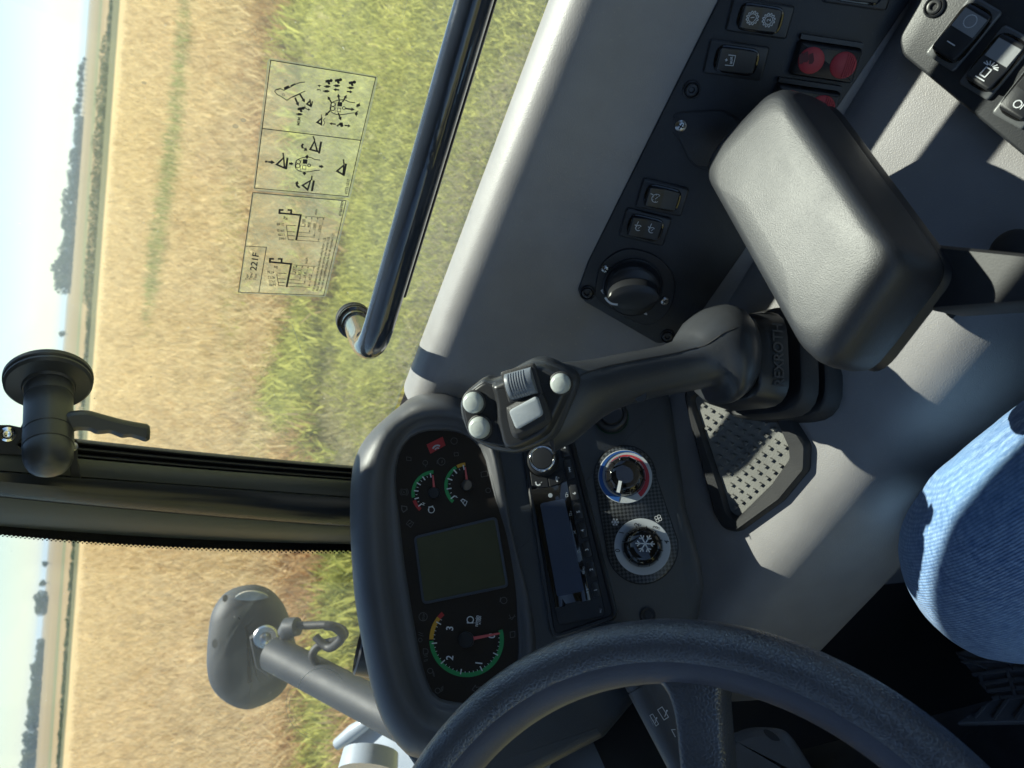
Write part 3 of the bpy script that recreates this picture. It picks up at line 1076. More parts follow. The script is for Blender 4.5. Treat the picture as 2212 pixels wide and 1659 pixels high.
# ------------------------------------------------------------------ instruction stickers on the window
def sticker(label, q, edge_r, lines):
    root = thing('instruction_sticker', label, 'sticker', G.hit(*q[2], .001))
    out = rpoly(G.pts(0, q), edge_r, 5)
    mb = MB(); mb.flat(G, out, .0008); mb.build('film', M_FILM, root, smooth=0)
    mb = MB(); mb.ribbon(G, inset(ccw(out), .0008), .0016, .0011, True); mb.build('film_edge', M_EDGE, root, smooth=0)
    ink = Ink(G, .0015, lines[0]); lines[1](ink)
    ink.build('print', M_INK, root, smooth=0)
    return root


def joystick_icon(i, c, s=1.0, ang=0):
    def T(pts):
        ca, sa = math.cos(ang), math.sin(ang)
        return [(c[0] + s * (x * ca - y * sa), c[1] + s * (x * sa + y * ca)) for x, y in pts]
    i.curve(T([(220, -65), (150, -75), (90, -100), (20, -100), (-50, -80), (-85, -50), (-95, -10), (-95, 30), (-60, 65), (0, 85), (90, 80), (150, 68), (215, 62)]), 10)
    for x, y, r in ((-58, -45, 26), (-64, 8, 26), (78, 2, 18)):
        i.ring(T([(x, y)])[0], r * s, 10)
    i.line(T([(-20, -80), (-35, 75)]), 5)
    i.poly(T([(0, -78), (60, -72), (52, -18), (-5, -22)])); i.line(T([(0, 0), (40, 5), (36, 50), (-10, 45)]), 7, True)


def bucket(i, pts, lines=()):
    i.line(pts, 22, True)
    for a, b in lines: i.line([a, b], 9)


def manikin_loader(i, c):
    x, y = c
    i.poly([(x - 58, y + 44), (x - 62, y + 12), (x - 20, y), (x + 4, y + 12), (x + 4, y + 30), (x - 30, y + 34)])
    i.disc((x + 10, y + 14), 21); i.disc((x - 14, y + 52), 14); i.poly([(x - 40, y + 30), (x - 4, y + 30), (x - 8, y + 56), (x - 30, y + 58)])


def cyl(i, c):
    x, y = c
    i.poly([(x - 42, y - 10), (x - 34, y - 10), (x - 34, y - 5), (x - 22, y - 5), (x - 22, y - 15), (x + 22, y - 13), (x + 22, y - 7), (x + 40, y - 6), (x + 40, y + 10), (x + 20, y + 12), (x + 20, y + 18), (x - 24, y + 16), (x - 24, y + 6), (x - 42, y + 6)])


def print_a(i):
    i.line([(578, 287), (1906, 505), (1520, 2060), (375, 1935)], 11, True) if False else None
    i.line([(578, 287), (1906, 505), (1717, 1300), (1555, 2009), (375, 1904), (470, 1150)], 11, True)
    i.line([(470, 1150), (1717, 1300)], 11)
    # bonnet outline, top left
    i.line([(1012, 563), (945, 570), (880, 595), (820, 630), (745, 668), (705, 648), (650, 655), (628, 680), (660, 722), (710, 745), (782, 795), (840, 755), (930, 715), (1015, 676)], 10)
    i.poly([(745, 630), (800, 605), (822, 628), (750, 662)]); i.line([(830, 612), (890, 585)], 16); i.line([(655, 660), (700, 645)], 14); i.ring((740, 725), 16, 5); i.line([(850, 755), (955, 708)], 14)
    i.arrow((885, 760), (932, 868), 22, 46, 50); i.arrow((948, 718), (1012, 822), 22, 46, 50)
    bucket(i, [(1035, 840), (1075, 800), (1082, 868)], [((1068, 775), (1078, 805))]); i.line([(1105, 805), (1092, 872)], 16)
    i.curve([(1010, 860), (1015, 890), (1045, 912)], 11); i.arrow((1040, 910), (1078, 912), 8, 26, 34)
    manikin_loader(i, (978, 880)); cyl(i, (940, 968))
    i.text('MEM', (942, 1115), 36, -82)
    i.text('3 4', (1205, 682), 46, -82)
    for c in ((1330, 530), (1450, 520), (1625, 550)): manikin_loader(i, c)
    for c in ((1292, 618), (1413, 608), (1588, 635), (1280, 678)): cyl(i, c)
    i.arrow((1445, 663), (1368, 658), 18, 36, 42); i.arrow((1540, 682), (1613, 690), 18, 36, 42)
    for a, b in (((1352, 832), (1296, 742)), ((1446, 812), (1430, 708)), ((1485, 815), (1540, 725)), ((1520, 898), (1640, 912)), ((1432, 952), (1468, 1050)), ((1334, 920), (1262, 992))):
        i.arrow(a, b, 18, 44, 46)
    joystick_icon(i, (1425, 890))
    bucket(i, [(1165, 1072), (1222, 1020), (1218, 1100)], [((1216, 972), (1222, 1020))]); i.curve([(1268, 1018), (1245, 1045), (1262, 1075), (1242, 1112)], 8)
    i.arrow((1400, 1096), (1318, 1086), 16, 36, 40); i.arrow((1510, 1110), (1590, 1120), 16, 36, 40)
    i.disc((1475, 1112), 20); i.disc((1424, 1114), 12); i.poly([(1430, 1095), (1460, 1072), (1490, 1075), (1490, 1110), (1430, 1110)])
    for y in (850, 960):                                                                # hare and tortoise
        i.poly(circ(1685, y + 5, 26, 14, 0, 16) if y < 900 else circ(1660, y + 3, 18, 14, 0, 22)); i.line([(1655, y + 20), (1680, y + 30), (1700, y - 25)] if y < 900 else [(1662, y + 38), (1650, y - 10), (1685, y - 30)], 10)
    # lower half: the crossed lever pattern
    i.arrow((545, 1572), (632, 1580), 22, 50, 52)
    for k in range(3): i.line([(512 + 11 * k, 1556), (510 + 11 * k, 1580)], 10)
    bucket(i, [(652, 1605), (742, 1520), (752, 1650)], [((728, 1455), (736, 1520)), ((738, 1455), (746, 1515))]); i.line([(790, 1520), (772, 1665)], 26)
    i.arrow((810, 1592), (868, 1598), 26, 34, 46)
    joystick_icon(i, (985, 1615))
    i.arrow((1035, 1530), (1040, 1478), 26, 34, 56); i.arrow((1190, 1628), (1250, 1635), 26, 34, 46)
    bucket(i, [(1076, 1415), (1132, 1310), (1168, 1440)], [((1108, 1248), (1130, 1300)), ((1118, 1246), (1140, 1300))]); i.line([(1216, 1316), (1188, 1466)], 26)
    i.curve([(990, 1345), (972, 1370), (985, 1400)], 24); i.arrow((990, 1395), (1042, 1430), 10, 40, 54)
    # what the lower crop shows
    i.k = 11
    i.arrow((1005, 40), (1003, 86), 26, 34, 56)
    bucket(i, [(980, 210), (1080, 150), (1045, 265)], [((1095, 88), (1090, 145)), ((1104, 88), (1098, 145))]); i.line([(1124, 148), (1098, 283)], 26)
    i.curve([(945, 240), (912, 215), (906, 190)], 24); i.arrow((908, 195), (915, 152), 10, 40, 54)
    i.arrow((1360, -15), (1282, -22), 22, 50, 52) if False else None
    bucket(i, [(1415, 30), (1500, -45), (1495, 75)], [((1492, -120), (1500, -55)), ((1502, -120), (1510, -55))]); i.line([(1530, -65), (1500, 90)], 26)
    i.text('47731037', (1545, 325), 34, -80)


def print_b(i):
    i.line([(352, 300), (1530, 405), (1248, 1600), (170, 1560)], 9, True)
    i.line([(252, 976), (524, 992), (428, 1565)], 9)
    i.text('Typ/', (282, 1410), 30, -78); i.text('Type/', (330, 1410), 30, -78); i.text('Tipo', (388, 1410), 30, -78)
    i.text('221F', (395, 1295), 82, -81)
    for dx, dy, vals, dims, unit, wt in ((0, 0, ('2148', '1910', '1779', '1665'), ('500', '800', '1000', '1200'), 'mm', 'Kg'), (-121, 618, ('4736', '4212', '3922', '3670'), ('19.7', '31.5', '39.4', '47.2'), 'inch', 'lbs')):
        def t(x, y): return (x + dx, y + dy)
        sh = .93 if dx else 1.0
        i.line([t(900, 905 if not dx else 878), t(958, 585), t(690, 560)], 22)
        i.line([t(688, 572), t(690, 520), t(740, 522)], 24); i.line([t(835, 570), t(838, 522), t(790, 520)], 22)
        i.text(wt, t(792, 616), 34, 188)
        ys = (718, 797, 848, 900) if not dx else (704, 775, 820, 862)
        for n, yv in enumerate(ys):
            i.text(vals[n], t(740 + 10 * n, yv - 14), 32, 186) if False else i.text(vals[n], t(745 + 9 * n, yv - 28), 32, 184)
            i.line([t(775 + 8 * n, yv - 4), t(860 + 4 * n, yv)], 7); i.arrow(t(820 + 4 * n, yv - 2), t(910 - 8 * n, yv + 2), 4, 44, 12)
            i.line([t(930 - 8 * n, yv + 4), t(1012 + 62 * n, yv + 14 + 2 * n)], 6)
            q0, q1 = t(1026 + 74 * n, 600 + 6 * n), t(1008 + 58 * n, yv + 10)
            i.arrow(q0, q1, 3, 24, 20); i.arrow(q1, q0, 3, 24, 20)
            i.text(dims[n], t(1002 + 68 * n, (700, 742, 776, 802)[n] - (10 if dx else 0)), 30, -82)
        i.line([t(775, 712), t(800, ys[-1] - 4)], 7)
        i.line([t(972, 596), t(1265, 620)], 6)
        i.text(unit, t(1160, 585), 34, -82)
    for n, s_ in enumerate(('For applications on flat surfaces safety factor 1.25', 'Pour les applications sur terrain plat securite 1.25', 'Para uso en superficies planas factor de seguridad 1.25')):
        i.text(s_, (1128 + 48 * n, 1548), 30, -77.6, sx=(.80, .81, .79)[n])
    i.text('47669989', (1468, 602), 34, -80)


q1 = [(578.5, 123.5), (817, 164), (756, 427), (546, 411)]
q2 = [(544.5, 414), (755, 431), (703, 641), (514, 632)]
sticker('clear lever diagram sticker with MEM print, nearer the rail top', q1, .004, (10, print_a))
sticker('clear load table sticker marked 221F below the lever diagram', q2, .004, (11, print_b))


# ------------------------------------------------------------------ the driver's seat: out of view, added to darken the trim flank
seat = thing('driver_seat', 'unseen black driver seat under and behind the seated driver, added for its shade', 'seat', M(0, -.2, -1.1))
def cushion(name, c, ax, ay, az, par):
    mb = MB()
    pl_ = Pl(c, ax, az)
    mb.slab(pl_, rrect(ax.length * 2, ay.length * 2, .07, 6), [(.03, -az.length), (.005, -az.length * .7), (0, 0), (.005, az.length * .7), (.03, az.length)])
    mb.build(name, M_RUBBER, par, smooth=60)
cushion('cushion', M(0, -.24, -.78), MR * .25, MA * .24, Z * .05, seat)
cushion('backrest', M(0, -.53, -.38), MR * .24, Z * .38, MA * .05, seat)
mb = MB(); mb.box(M(0, -.25, -.97), MR * .18, MA * .18, Z * .13); mb.build('pedestal', M_ROOF, seat, smooth=0)

# ================================================================== RIGHT HAND SIDE TRIM AND CONSOLE
# console plane: runs fore and aft, tilted 60 degrees towards the driver
SP = Pl(M(.486, .246, -.4386), MA, -MR * math.sin(D2R(60)) + Z * math.cos(D2R(60)))
# shelf plane below it
HN = (-MR * .35 + Z).normalized()
HP = Pl(M(.42, .2, -.512), MA, HN)

trim = thing('side_trim', 'grey grained plastic side trim under the window and down to the floor', 'cab trim', M(.35, .1, -.6))
prof = [(.685, -.385), (.655, -.352), (.615, -.324), (.590, -.308), (.574, -.3015), (.560, -.3012), (.549, -.3035), (.540, -.310), (.5335, -.321), (.527, -.339), (.5205, -.359), (.5145, -.377), (.509, -.393), (.5055, -.404), (.4985, -.424), (.478, -.4585), (.452, -.5030), (.4475, -.5075), (.436, -.5085), (.42, -.5125), (.40, -.519), (.36, -.533), (.32, -.547), (.30, -.554), (.286, -.563), (.273, -.580), (.264, -.612), (.258, -.665), (.257, -.685), (.262, -.695), (.275, -.700), (.32, -.705), (.36, -.72), (.38, -.80), (.38, -1.11)]
mb = MB()
prof_s = crv([(r_, z_, 0) for r_, z_ in prof], 3, False)
avals = [-.62 + .06 * i for i in range(18)] + [.45]
mb.loft([[M(p[0], a, p[1]) for p in prof_s] for a in avals], False, False, closed=False)
low_ = [p for p in prof_s if p[0] < .449 or p[2 - 1] < -.69]
mb.loft([[M(p[0], a, p[1]) for p in low_] for a in (.45, .50, .55, .60, .66, .74)], False, False, closed=False)
sill = mb.build('trim_shell', M_SILL, trim, smooth=60)
mb = MB()
mb.add([M(.685, .66, -.385), M(.685, -.62, -.385), M(.685, -.62, -1.11), M(.685, .66, -1.11), M(.70, .66, -.37), M(.70, -.62, -.37), M(.70, -.62, -1.11), M(.70, .66, -1.11)], [(0, 1, 2, 3), (7, 6, 5, 4), (0, 4, 5, 1)])
mb.build('outer_wall', M_ROOF, trim, smooth=0)

# ------------------------------------------------------------------ switch console
cons = thing('switch_console', 'black switch console with rockers and rotary knob along the side trim', 'control panel', SP.hit(1500, 400))
out = SP.pts(0, [(1248, 628), (1262, 652), (1421, 744), (1462, 736), (1481, 724), (1600, 554), (1801, 246), (1978, -15), (2035, -110), (1640, -150), (1552, 0), (1456, 191), (1269, 568)], .005)
out = rpoly(out, [.006, .006, .008, .006, .008, 0, 0, 0, 0, 0, 0, 0, .008])
mb = MB(); mb.slab(SP, out, [(0, -.004), (0, .0035), (.0008, .005), (.0018, .0053)])
mb.build('panel', M_BLACK, cons)
H = .0055


def screw(pl, k, c, r, h, parent, mat=M_BLACK2, kind='socket', name='screw'):
    p = pl.hit(*px(k, *c), h); r = r * pl.mpp(k, *c)
    mb = MB()
    if kind == 'socket':
        mb.lathe(p, pl.n, [(r * 1.12, 0), (r * 1.10, .0010), (r * .96, .0016), (r * .84, .0008), (r * .80, -.0004), (r * .74, .0014), (r * .62, .0018), (r * .40, .0016), (r * .34, .0012), (r * .30, .0002)], 28)
        mb.build(name, mat, parent)
    elif kind == 'deep':
        mb.lathe(p, pl.n, [(r * 1.2, 0), (r * 1.15, .0015), (r * 1.0, .0018), (r * .86, .0006), (r * .70, .0002), (r * .66, .0006), (r * .5, .0008), (r * .4, .0001)], 28)
        mb.build(name, mat, parent)
    else:
        mb.lathe(p, pl.n, [(r, 0), (r * .98, .0012), (r * .8, .0020), (r * .4, .0024)], 24)
        s_ = mb.build(name, M_STEEL, parent)
        q = pl.sub(k, c, (c[0] + 8, c[1] + 5), h)
        mb = MB()
        for ax, ay in ((q.u, q.v), (q.v, q.u)):
            mb.box(p + q.n * .00235, ax * r * .5, ay * r * .11, q.n * .0002)
        mb.build('cross_slot', M_INK, s_, smooth=0)


screw(SP, 3, (110, 567), 52, H, cons)
screw(SP, 5, (1657, 270), 42, H, cons)
screw(SP, 5, (2165, 545), 40, H, cons)
screw(SP, 3, (42, 795), 37, H, cons, kind='cross')
# access cover outlined by a fine joint
ink = Ink(SP, H + .0003, 3)
ink.curve([(-8, 740), (6, 722), (40, 710), (150, 702), (290, 697), (340, 712), (400, 748), (470, 800)], 8)
ink.curve([(-8, 835), (28, 880), (60, 940), (95, 1010), (135, 1050), (200, 1075), (260, 1090)], 4)
ink.build('cover_joint', M_INK, cons, smooth=0)
q = SP.sub(3, (150, 860), (320, 700), H)
mb = MB(); mb.slab(SP, rpoly(SP.pts(3, [(-10, 745), (20, 716), (290, 702), (380, 745), (420, 850), (300, 1060), (140, 1045), (90, 985), (40, 880)], H), .006), [(0, H - .001), (0, H + .0001), (.0006, H + .0005)])
mb.build('access_cover', M_BLACK, cons)


def rocker(pl, k, c, toward, Lp, Wp, h, parent, flip=False, icon=None, tops=None, bez=(1.42, 1.42), name='rocker_switch', mats=(M_BLACK2, M_BLACK2)):
    """a rocker switch: its bezel, the well, the rocking key with two faces; sizes in measured pixels"""
    q = pl.sub(k, c, toward, h); s = pl.mpp(k, *c, h)
    L_, W_ = Lp * s, Wp * s
    mb = MB()
    mb.slab(q, rrect(L_ * bez[0], W_ * bez[1], W_ * .14), [(0, -.001), (0, .0018), (.0006, .0025), (.0014, .0027)])
    bz = mb.build(name, mats[0], parent)
    mb = MB()
    ri = rrect(L_ * 1.08, W_ * 1.10, W_ * .42)
    mb.loft([[q.P(u, v, hh) for u, v in inset(ccw(ri), d)] for d, hh in ((-.0006, .0025), (0, .0034), (.0010, .0036), (.0016, .0026))], False, False)
    mb.flat(q, inset(ccw(ri), .0016), .0029)
    mb.build('well', M_GLOSS, bz)
    hi, lo_ = .0085, .0042
    if flip: hi, lo_ = lo_, hi
    side_ = [(-L_ * .50, .002), (-L_ * .49, hi * .86), (-L_ * .45, hi), (-L_ * .40, hi * 1.0), (-L_ * .02, .0052), (L_ * .02, .0050), (L_ * .40, lo_), (L_ * .46, lo_ * .96), (L_ * .49, lo_ * .8), (L_ * .50, .002)]
    mb = MB()
    rings = []
    for f, d in ((-1, .0012), (-.965, .0004), (-.9, 0), (.9, 0), (.965, .0004), (1, .0012)):
        rings.append([q.P(u * (1 - (abs(f) > .95) * .03 - (abs(f) >= 1) * .03), f * W_ * .5 * (1 - .10 * (abs(u) / (L_ * .5)) ** 4), max(.001, hh - d)) for u, hh in side_])
    mb.loft(rings)
    key = mb.build('rocker', mats[1], bz, smooth=30)
    return q, s, bz, key, (hi, lo_)


def on_key(q, L_, hl, u):
    hi, lo_ = hl
    f = min(1, abs(u) / (L_ * .4))
    return .0050 + (((hi if u < 0 else lo_) - .0050) * f) + .0005


def key_ink(q, L_, hl, parent, draw, mat=M_WHITE, name='symbol_print'):
    """draw(add) lays strokes in metres on the two faces of a rocking key"""
    mb = MB()
    def stroke(pts, w, closed=False):
        P = [V(p) for p in pts]
        n = len(P)
        for i in range(n if closed else n - 1):
            a, b = P[i], P[(i + 1) % n]
            d = b - a
            if d.length < 1e-9: continue
            nn = V((-d.y, d.x)).normalized() * w / 2; e = d.normalized() * w * .3
            c4 = [a - e - nn, b + e - nn, b + e + nn, a - e + nn]
            mb.add([q.P(p.x, p.y, on_key(q, L_, hl, p.x)) for p in c4], [(0, 1, 2, 3)])
    def word(t, pos, cap, ang):
        vs, fs, w = text_geo(t); sc = cap / .7; ca, sa = math.cos(ang), math.sin(ang)
        o = []
        for x, y in vs:
            x = (x - w / 2) * sc; y = (y - .35) * sc
            u, v = pos[0] + x * ca - y * sa, pos[1] + x * sa + y * ca
            o.append(q.P(u, v, on_key(q, L_, hl, u)))
        mb.add(o, fs)
    draw(stroke, word)
    return mb.build(name, mat, parent, smooth=0)


def sunlit_half(q, L_, W_, hl, parent):  # sunlit half of a rocker, its light painted as a paler face
    us = [L_ * f for f in (.02, .12, .22, .32, .40)]
    mb = MB(); mb.loft([[q.P(u, f * W_ * .43, on_key(q, L_, hl, u) - .0002) for u in us] for f in (-1, 0, 1)], False, False, closed=False)
    return mb.build('sunlit_key_half', M_KEYC, parent, smooth=0)


def gear(stroke, c, r, w):
    pts = []
    for i in range(48):
        rr = r * (1.0 if (i // 2) % 2 else .80)
        pts.append((c[0] + rr * math.cos(i * math.pi / 24), c[1] + rr * math.sin(i * math.pi / 24)))
    stroke(pts, w, True)
    stroke([(c[0] + r * .62 * math.cos(i * math.pi / 12), c[1] + r * .62 * math.sin(i * math.pi / 12)) for i in range(21)], w, True)


TXT_UP = None


def upang(q, k, c):
    """angle, in the switch plane, of text that stands upright in the cab"""
    a = V(q.o); d = -CU * 0 + CR
    return math.atan2(d.dot(q.v), d.dot(q.u))


# two speed gear switch
q, s, bz, key, hl = rocker(SP, 3, (540, 115), (640, 130), 270, 150, H, cons, icon=None, bez=(1.52, 1.36))
Lk = 270 * s
def d_(st, wd):
    a = upang(q, 0, 0)
    gear(st, (-Lk * .21, 0), Lk * .155, Lk * .018); gear(st, (Lk * .20, 0), Lk * .155, Lk * .018)
    wd('1', (-Lk * .21, 0), Lk * .09, a); wd('2', (Lk * .20, 0), Lk * .09, a)
key_ink(q, Lk, hl, key, d_)
# auxiliary hydraulics switch
q, s, bz, key, hl = rocker(SP, 3, (390, 378), (490, 392), 260, 150, H, cons, bez=(1.50, 1.40))
Lk = 260 * s
def d_(st, wd):
    a = upang(q, 0, 0)
    wd('aux', (-Lk * .155, 0), Lk * .085, a)
    st([(-Lk * .27, -Lk * .12), (-Lk * .06, -Lk * .12), (-Lk * .06, Lk * .12), (-Lk * .24, Lk * .12)], Lk * .018)
    st([(-Lk * .30, 0), (-Lk * .24, 0)], Lk * .018); st([(-Lk * .27, -Lk * .03), (-Lk * .27, Lk * .03)], Lk * .018)
key_ink(q, Lk, hl, key, d_)


def dial_icon(st, c, r, w):
    st([(c[0] + r * math.cos(t * .33 + .8), c[1] + r * math.sin(t * .33 + .8)) for t in range(15)], w)
    for t in range(0, 15, 3):
        a = t * .33 + .8
        st([(c[0] + r * .7 * math.cos(a), c[1] + r * .7 * math.sin(a)), (c[0] + r * math.cos(a), c[1] + r * math.sin(a))], w * .8)
    st([(c[0] - r * .1, c[1] - r * .2), (c[0] + r * .3, c[1] + r * .3)], w)
    st([(c[0] - r * 1.5, c[1] + r * .9), (c[0] - r * .95, c[1] + r * .75)], w * 1.3)


q, s, bz, key, hl = rocker(SP, 2, (2130, 1245), (2230, 1268), 205, 132, H, cons, bez=(1.44, 1.40))
Lk = 205 * s
key_ink(q, Lk, hl, key, lambda st, wd: dial_icon(st, (-Lk * .2, 0), Lk * .13, Lk * .02))
q, s, bz, key, hl = rocker(SP, 2, (2022, 1432), (2122, 1456), 200, 132, H, cons, bez=(1.44, 1.40))
Lk = 200 * s
def d_(st, wd):
    for sg in (-1, 1):
        dial_icon(st, (sg * Lk * .21, 0), Lk * .09, Lk * .02)
        st([(sg * Lk * .21 - Lk * .10, -Lk * .02), (sg * Lk * .21 - Lk * .10 + .001, Lk * .2)], Lk * .02)
key_ink(q, Lk, hl, key, d_)
# the one cut by the top of the picture
rocker(SP, 3, (1170, -70), (1270, -56), 290, 150, H, cons, bez=(1.48, 1.42))

# red double-button modules
for c, t, hide in (((950, 385), (1050, 400), False), ((815, 655), (915, 670), True)):
    q = SP.sub(3, c, t, H); s = SP.mpp(3, *c, H)
    mb = MB()
    mb.slab(q, rrect(410 * s, 215 * s, .003), [(0, 0), (0, .005), (.0015, .0085), (.003, .0092)])
    hs = mb.build('button_module', M_BLACK2, cons)
    mb = MB(); mb.box(q.P(-5 * s, -128 * s if q.v.dot(CR) < 0 else 128 * s, .003), q.u * 200 * s, q.v * 14 * s, q.n * .003)
    mb.build('module_ridge', M_BLACK2, hs)
    mb = MB()
    mb.lathe(q.P(-104 * s, 0, .0085), q.n, [(84 * s, 0), (82 * s, .0012), (74 * s, .0018), (20 * s, .0020)], 36)
    b1 = mb.build('red_button', M_RED, hs)
    mb = MB()
    mb.lathe(q.P(104 * s, 0, .0085), q.n, [(84 * s, 0), (82 * s, .0012), (74 * s, .0018), (20 * s, .0020)], 36)
    b2 = mb.build('red_button', M_RED, hs)
    mb = MB()
    for i in range(5):
        u = 118 * s + i * 13 * s
        hw = math.sqrt(max(0, (76 * s) ** 2 - (u - 104 * s) ** 2))
        mb.box(q.P(u, 0, .0106), q.u * 3.6 * s, q.v * hw, q.n * .0006)
    mb.build('grip_rib', M_RED, b2, smooth=0)
    if not hide:
        ink = Ink(SP, H + .0108, 3)
        for a in ((805, 345), (835, 335), (868, 345)):
            ink.poly([(a[0] - 14, a[1]), (a[0] + 12, a[1] - 12), (a[0] + 18, a[1] + 40), (a[0] + 6, a[1] + 58), (a[0] - 16, a[1] + 60)])
        ink.build('worn_mark', plastic('dark_worn_print', (.12, .02, .025), .6, 0, 1, .1), b1, smooth=0)

# rotary throttle knob
kc = (1945, 225)
q = SP.sub(5, kc, (2100, 295), H); s = SP.mpp(5, *kc, H)
mb = MB()
o2 = SP.pts(5, crv([(1712, 200), (1740, 100), (1810, 30), (1900, -8), (2000, 0), (2100, 40), (2180, 120), (2212, 220), (2190, 340), (2140, 420), (2060, 470), (1980, 462), (1860, 395), (1770, 350), (1712, 290)], 4), H)
mb.slab(SP, o2, [(0, H), (0, H + .0012), (.0006, H + .0019)])
kb = mb.build('knob_plate', M_BLACK2, cons)
mb = MB()
mb.lathe(q.P(0, 0, .0018), q.n, [(180 * s, 0), (182 * s, .002), (174 * s, .0026), (168 * s, .0024), (165 * s, .003), (164 * s, .010), (158 * s, .0125), (148 * s, .0135), (60 * s, .0138)], 56)
kn = mb.build('knob', M_BLACK2, kb)
ux = (q.u * .98 + q.v * .0)
g = Pl(q.P(0, 0, .0150), CU * -1, q.n)   # the grip bar lies across the knob
gx = SP.hit(*px(5, kc[0] + 150, kc[1] - 10), H) - SP.hit(*px(5, *kc), H)
g = Pl(q.P(0, 0, .015), gx, q.n)
mb = MB()
mb.loft([[g.P(u * 150 * s, v * w * s, h) for u, v in circ(0, 0, 1, 28)] for w, h in ((96, 0), (92, .008), (84, .011), (60, .0122))])
mb.build('grip', M_BLACK2, kn)
ink = Ink(SP, H + .0278, 5)
ink.curve([(1770, 300), (1790, 325), (1815, 340), (1850, 345)], 13)
ink.build('pointer', M_WHITE, kn, smooth=0)
ink = Ink(SP, H + .0024, 5)
ink.poly([(1742, 254), (1756, 246), (1764, 258), (1758, 270), (1746, 266)]); ink.line([(1752, 268), (1764, 280)], 5)
ink.poly([(2012, 396), (2026, 394), (2038, 404), (2034, 412), (2016, 406)]); ink.line([(2030, 400), (2024, 390)], 5)
ink.build('symbol_print', M_WHITE, kb, smooth=0)
screw(SP, 5, (1771, 119), 26, H + .002, cons, kind='cross')
screw(SP, 5, (2145, 320), 26, H + .002, cons, kind='cross')

# ------------------------------------------------------------------ rear switch plate, on the shelf at the driver's hip
RPn = Pl(M(.40, .1, -.506), MA, HN)
plate = thing('rear_switch_plate', 'dark switch plate with lit rocker switches behind the armrest', 'control panel', RPn.hit(2080, 130))
out = rpoly(RPn.pts(0, [(2010, -60), (1985, 5), (1941, 82), (1949, 118), (2230, 352), (2420, 380), (2420, -160), (2100, -160)], .006), [0, .01, .012, .012, 0, 0, 0, 0])
mb = MB(); mb.slab(RPn, out, [(0, -.012), (0, .004), (.001, .0056), (.002, .006)])
mb.build('plate', M_BLACK, plate)
screw(RPn, 3, (1645, 45), 60, .0062, plate)
q, s, bz, key, hl = rocker(RPn, 3, (1828, 215), (1908, 115), 330, 200, .006, plate, bez=(1.28, 1.22), mats=(M_KEYB, M_BLACK2))
Lk = 330 * s; sunlit_half(q, Lk, 200 * s, hl, key)
key_ink(q, Lk, hl, key, lambda st, wd: (st([(-Lk * .24, -Lk * .09), (-Lk * .24, Lk * .09)], Lk * .02), st([(Lk * .24 + Lk * .12 * math.cos(t * .4), Lk * .12 * math.sin(t * .4)) for t in range(16)], Lk * .018, True)))
q, s, bz, key, hl = rocker(RPn, 3, (2040, 400), (2120, 300), 330, 200, .006, plate, bez=(1.28, 1.22), mats=(M_KEYB, M_BLACK2))
sunlit_half(q, 330 * s, 200 * s, hl, key)
def d_(st, wd):
    st([(-Lk * .36, -Lk * .1), (-Lk * .36, Lk * .1)], Lk * .02); st([(-Lk * .30, -Lk * .06), (-Lk * .30, Lk * .06), (-Lk * .14, Lk * .06), (-Lk * .14, -Lk * .06)], Lk * .022, True)
    for a in range(-3, 4): st([(-Lk * .10 + Lk * .02 * math.cos(a * .5), Lk * .07 * math.sin(a * .5)), (-Lk * .10 + Lk * .09 * math.cos(a * .5), Lk * .16 * math.sin(a * .5))], Lk * .02)
key_ink(q, Lk, hl, key, d_)
q, s, bz, key, hl = rocker(RPn, 3, (2250, 590), (2330, 490), 330, 200, .006, plate, bez=(1.28, 1.22), mats=(M_KEYB, M_BLACK2))
key_ink(q, Lk, hl, key, lambda st, wd: (st([(-Lk * .25 + Lk * .07 * math.cos(t * .6), Lk * .07 * math.sin(t * .6)) for t in range(10)], Lk * .02, True), st([(-Lk * .3, -Lk * .1), (-Lk * .12, -Lk * .1)], Lk * .02)))

# ------------------------------------------------------------------ armrest
AZ = -.40
AP = Pl(M(.3, .1, AZ), MA, Z)
arm = thing('armrest', 'worn black padded armrest behind the joystick, sunlit on top', 'armrest', M(.29, .12, -.45))
tp = [V(AP.uv(0, *p)) for p in ((1683, 178), (1512, 352), (1768, 812), (1950, 560))]
ctr = sum((V(p) for p in tp), V((0, 0))) / 4
def pad(scale, h, rr=.020):
    pp = rpoly([tuple(ctr + (p - ctr) * scale) for p in tp], rr, 8)
    return [AP.P(u, v, h + .006 * (1 - ((V((u, v)) - ctr).length / .11) ** 2) * (1 if h > -.02 else 0)) for u, v in ccw(pp)]
mb = MB()
mb.loft([pad(.90, -.050), pad(1.0, -.047), pad(1.045, -.040), pad(1.055, -.030), pad(1.05, -.018), pad(1.03, -.008), pad(.99, -.0015), pad(.93, .0012), pad(.80, .002), pad(.5, .0022)])
mb.build('pad', M_PAD, arm, smooth=80)
mb = MB(); mb.loft([pad(1.0, -.058, .016), pad(1.03, -.053, .018), pad(1.0, -.047, .018)]); mb.build('pad_base', M_BLACK2, arm)
# support bracket running back to the seat console
BPn = Pl(M(.27, .05, -.455), MA, Z)
b0 = [BPn.uv(0, *p) for p in ((1935, 520), (2330, 560), (2330, 650), (2020, 672), (1900, 620))]
mb = MB()
mb.slab(BPn, b0, [(0, -.030), (0, 0), (.002, .003)])
mb.build('bracket', M_RUBBER, arm)
mb = MB(); mb.lathe(at(2195, 550, .50), Z, [(.016, -.09), (.016, .004), (.013, .006)], 24); mb.build('pivot', M_RUBBER, arm)
mb = MB(); mb.box(at(2150, 600, .58), MR * .02, MA * .03, Z * .05); mb.build('post', M_BLACK2, arm, smooth=0)

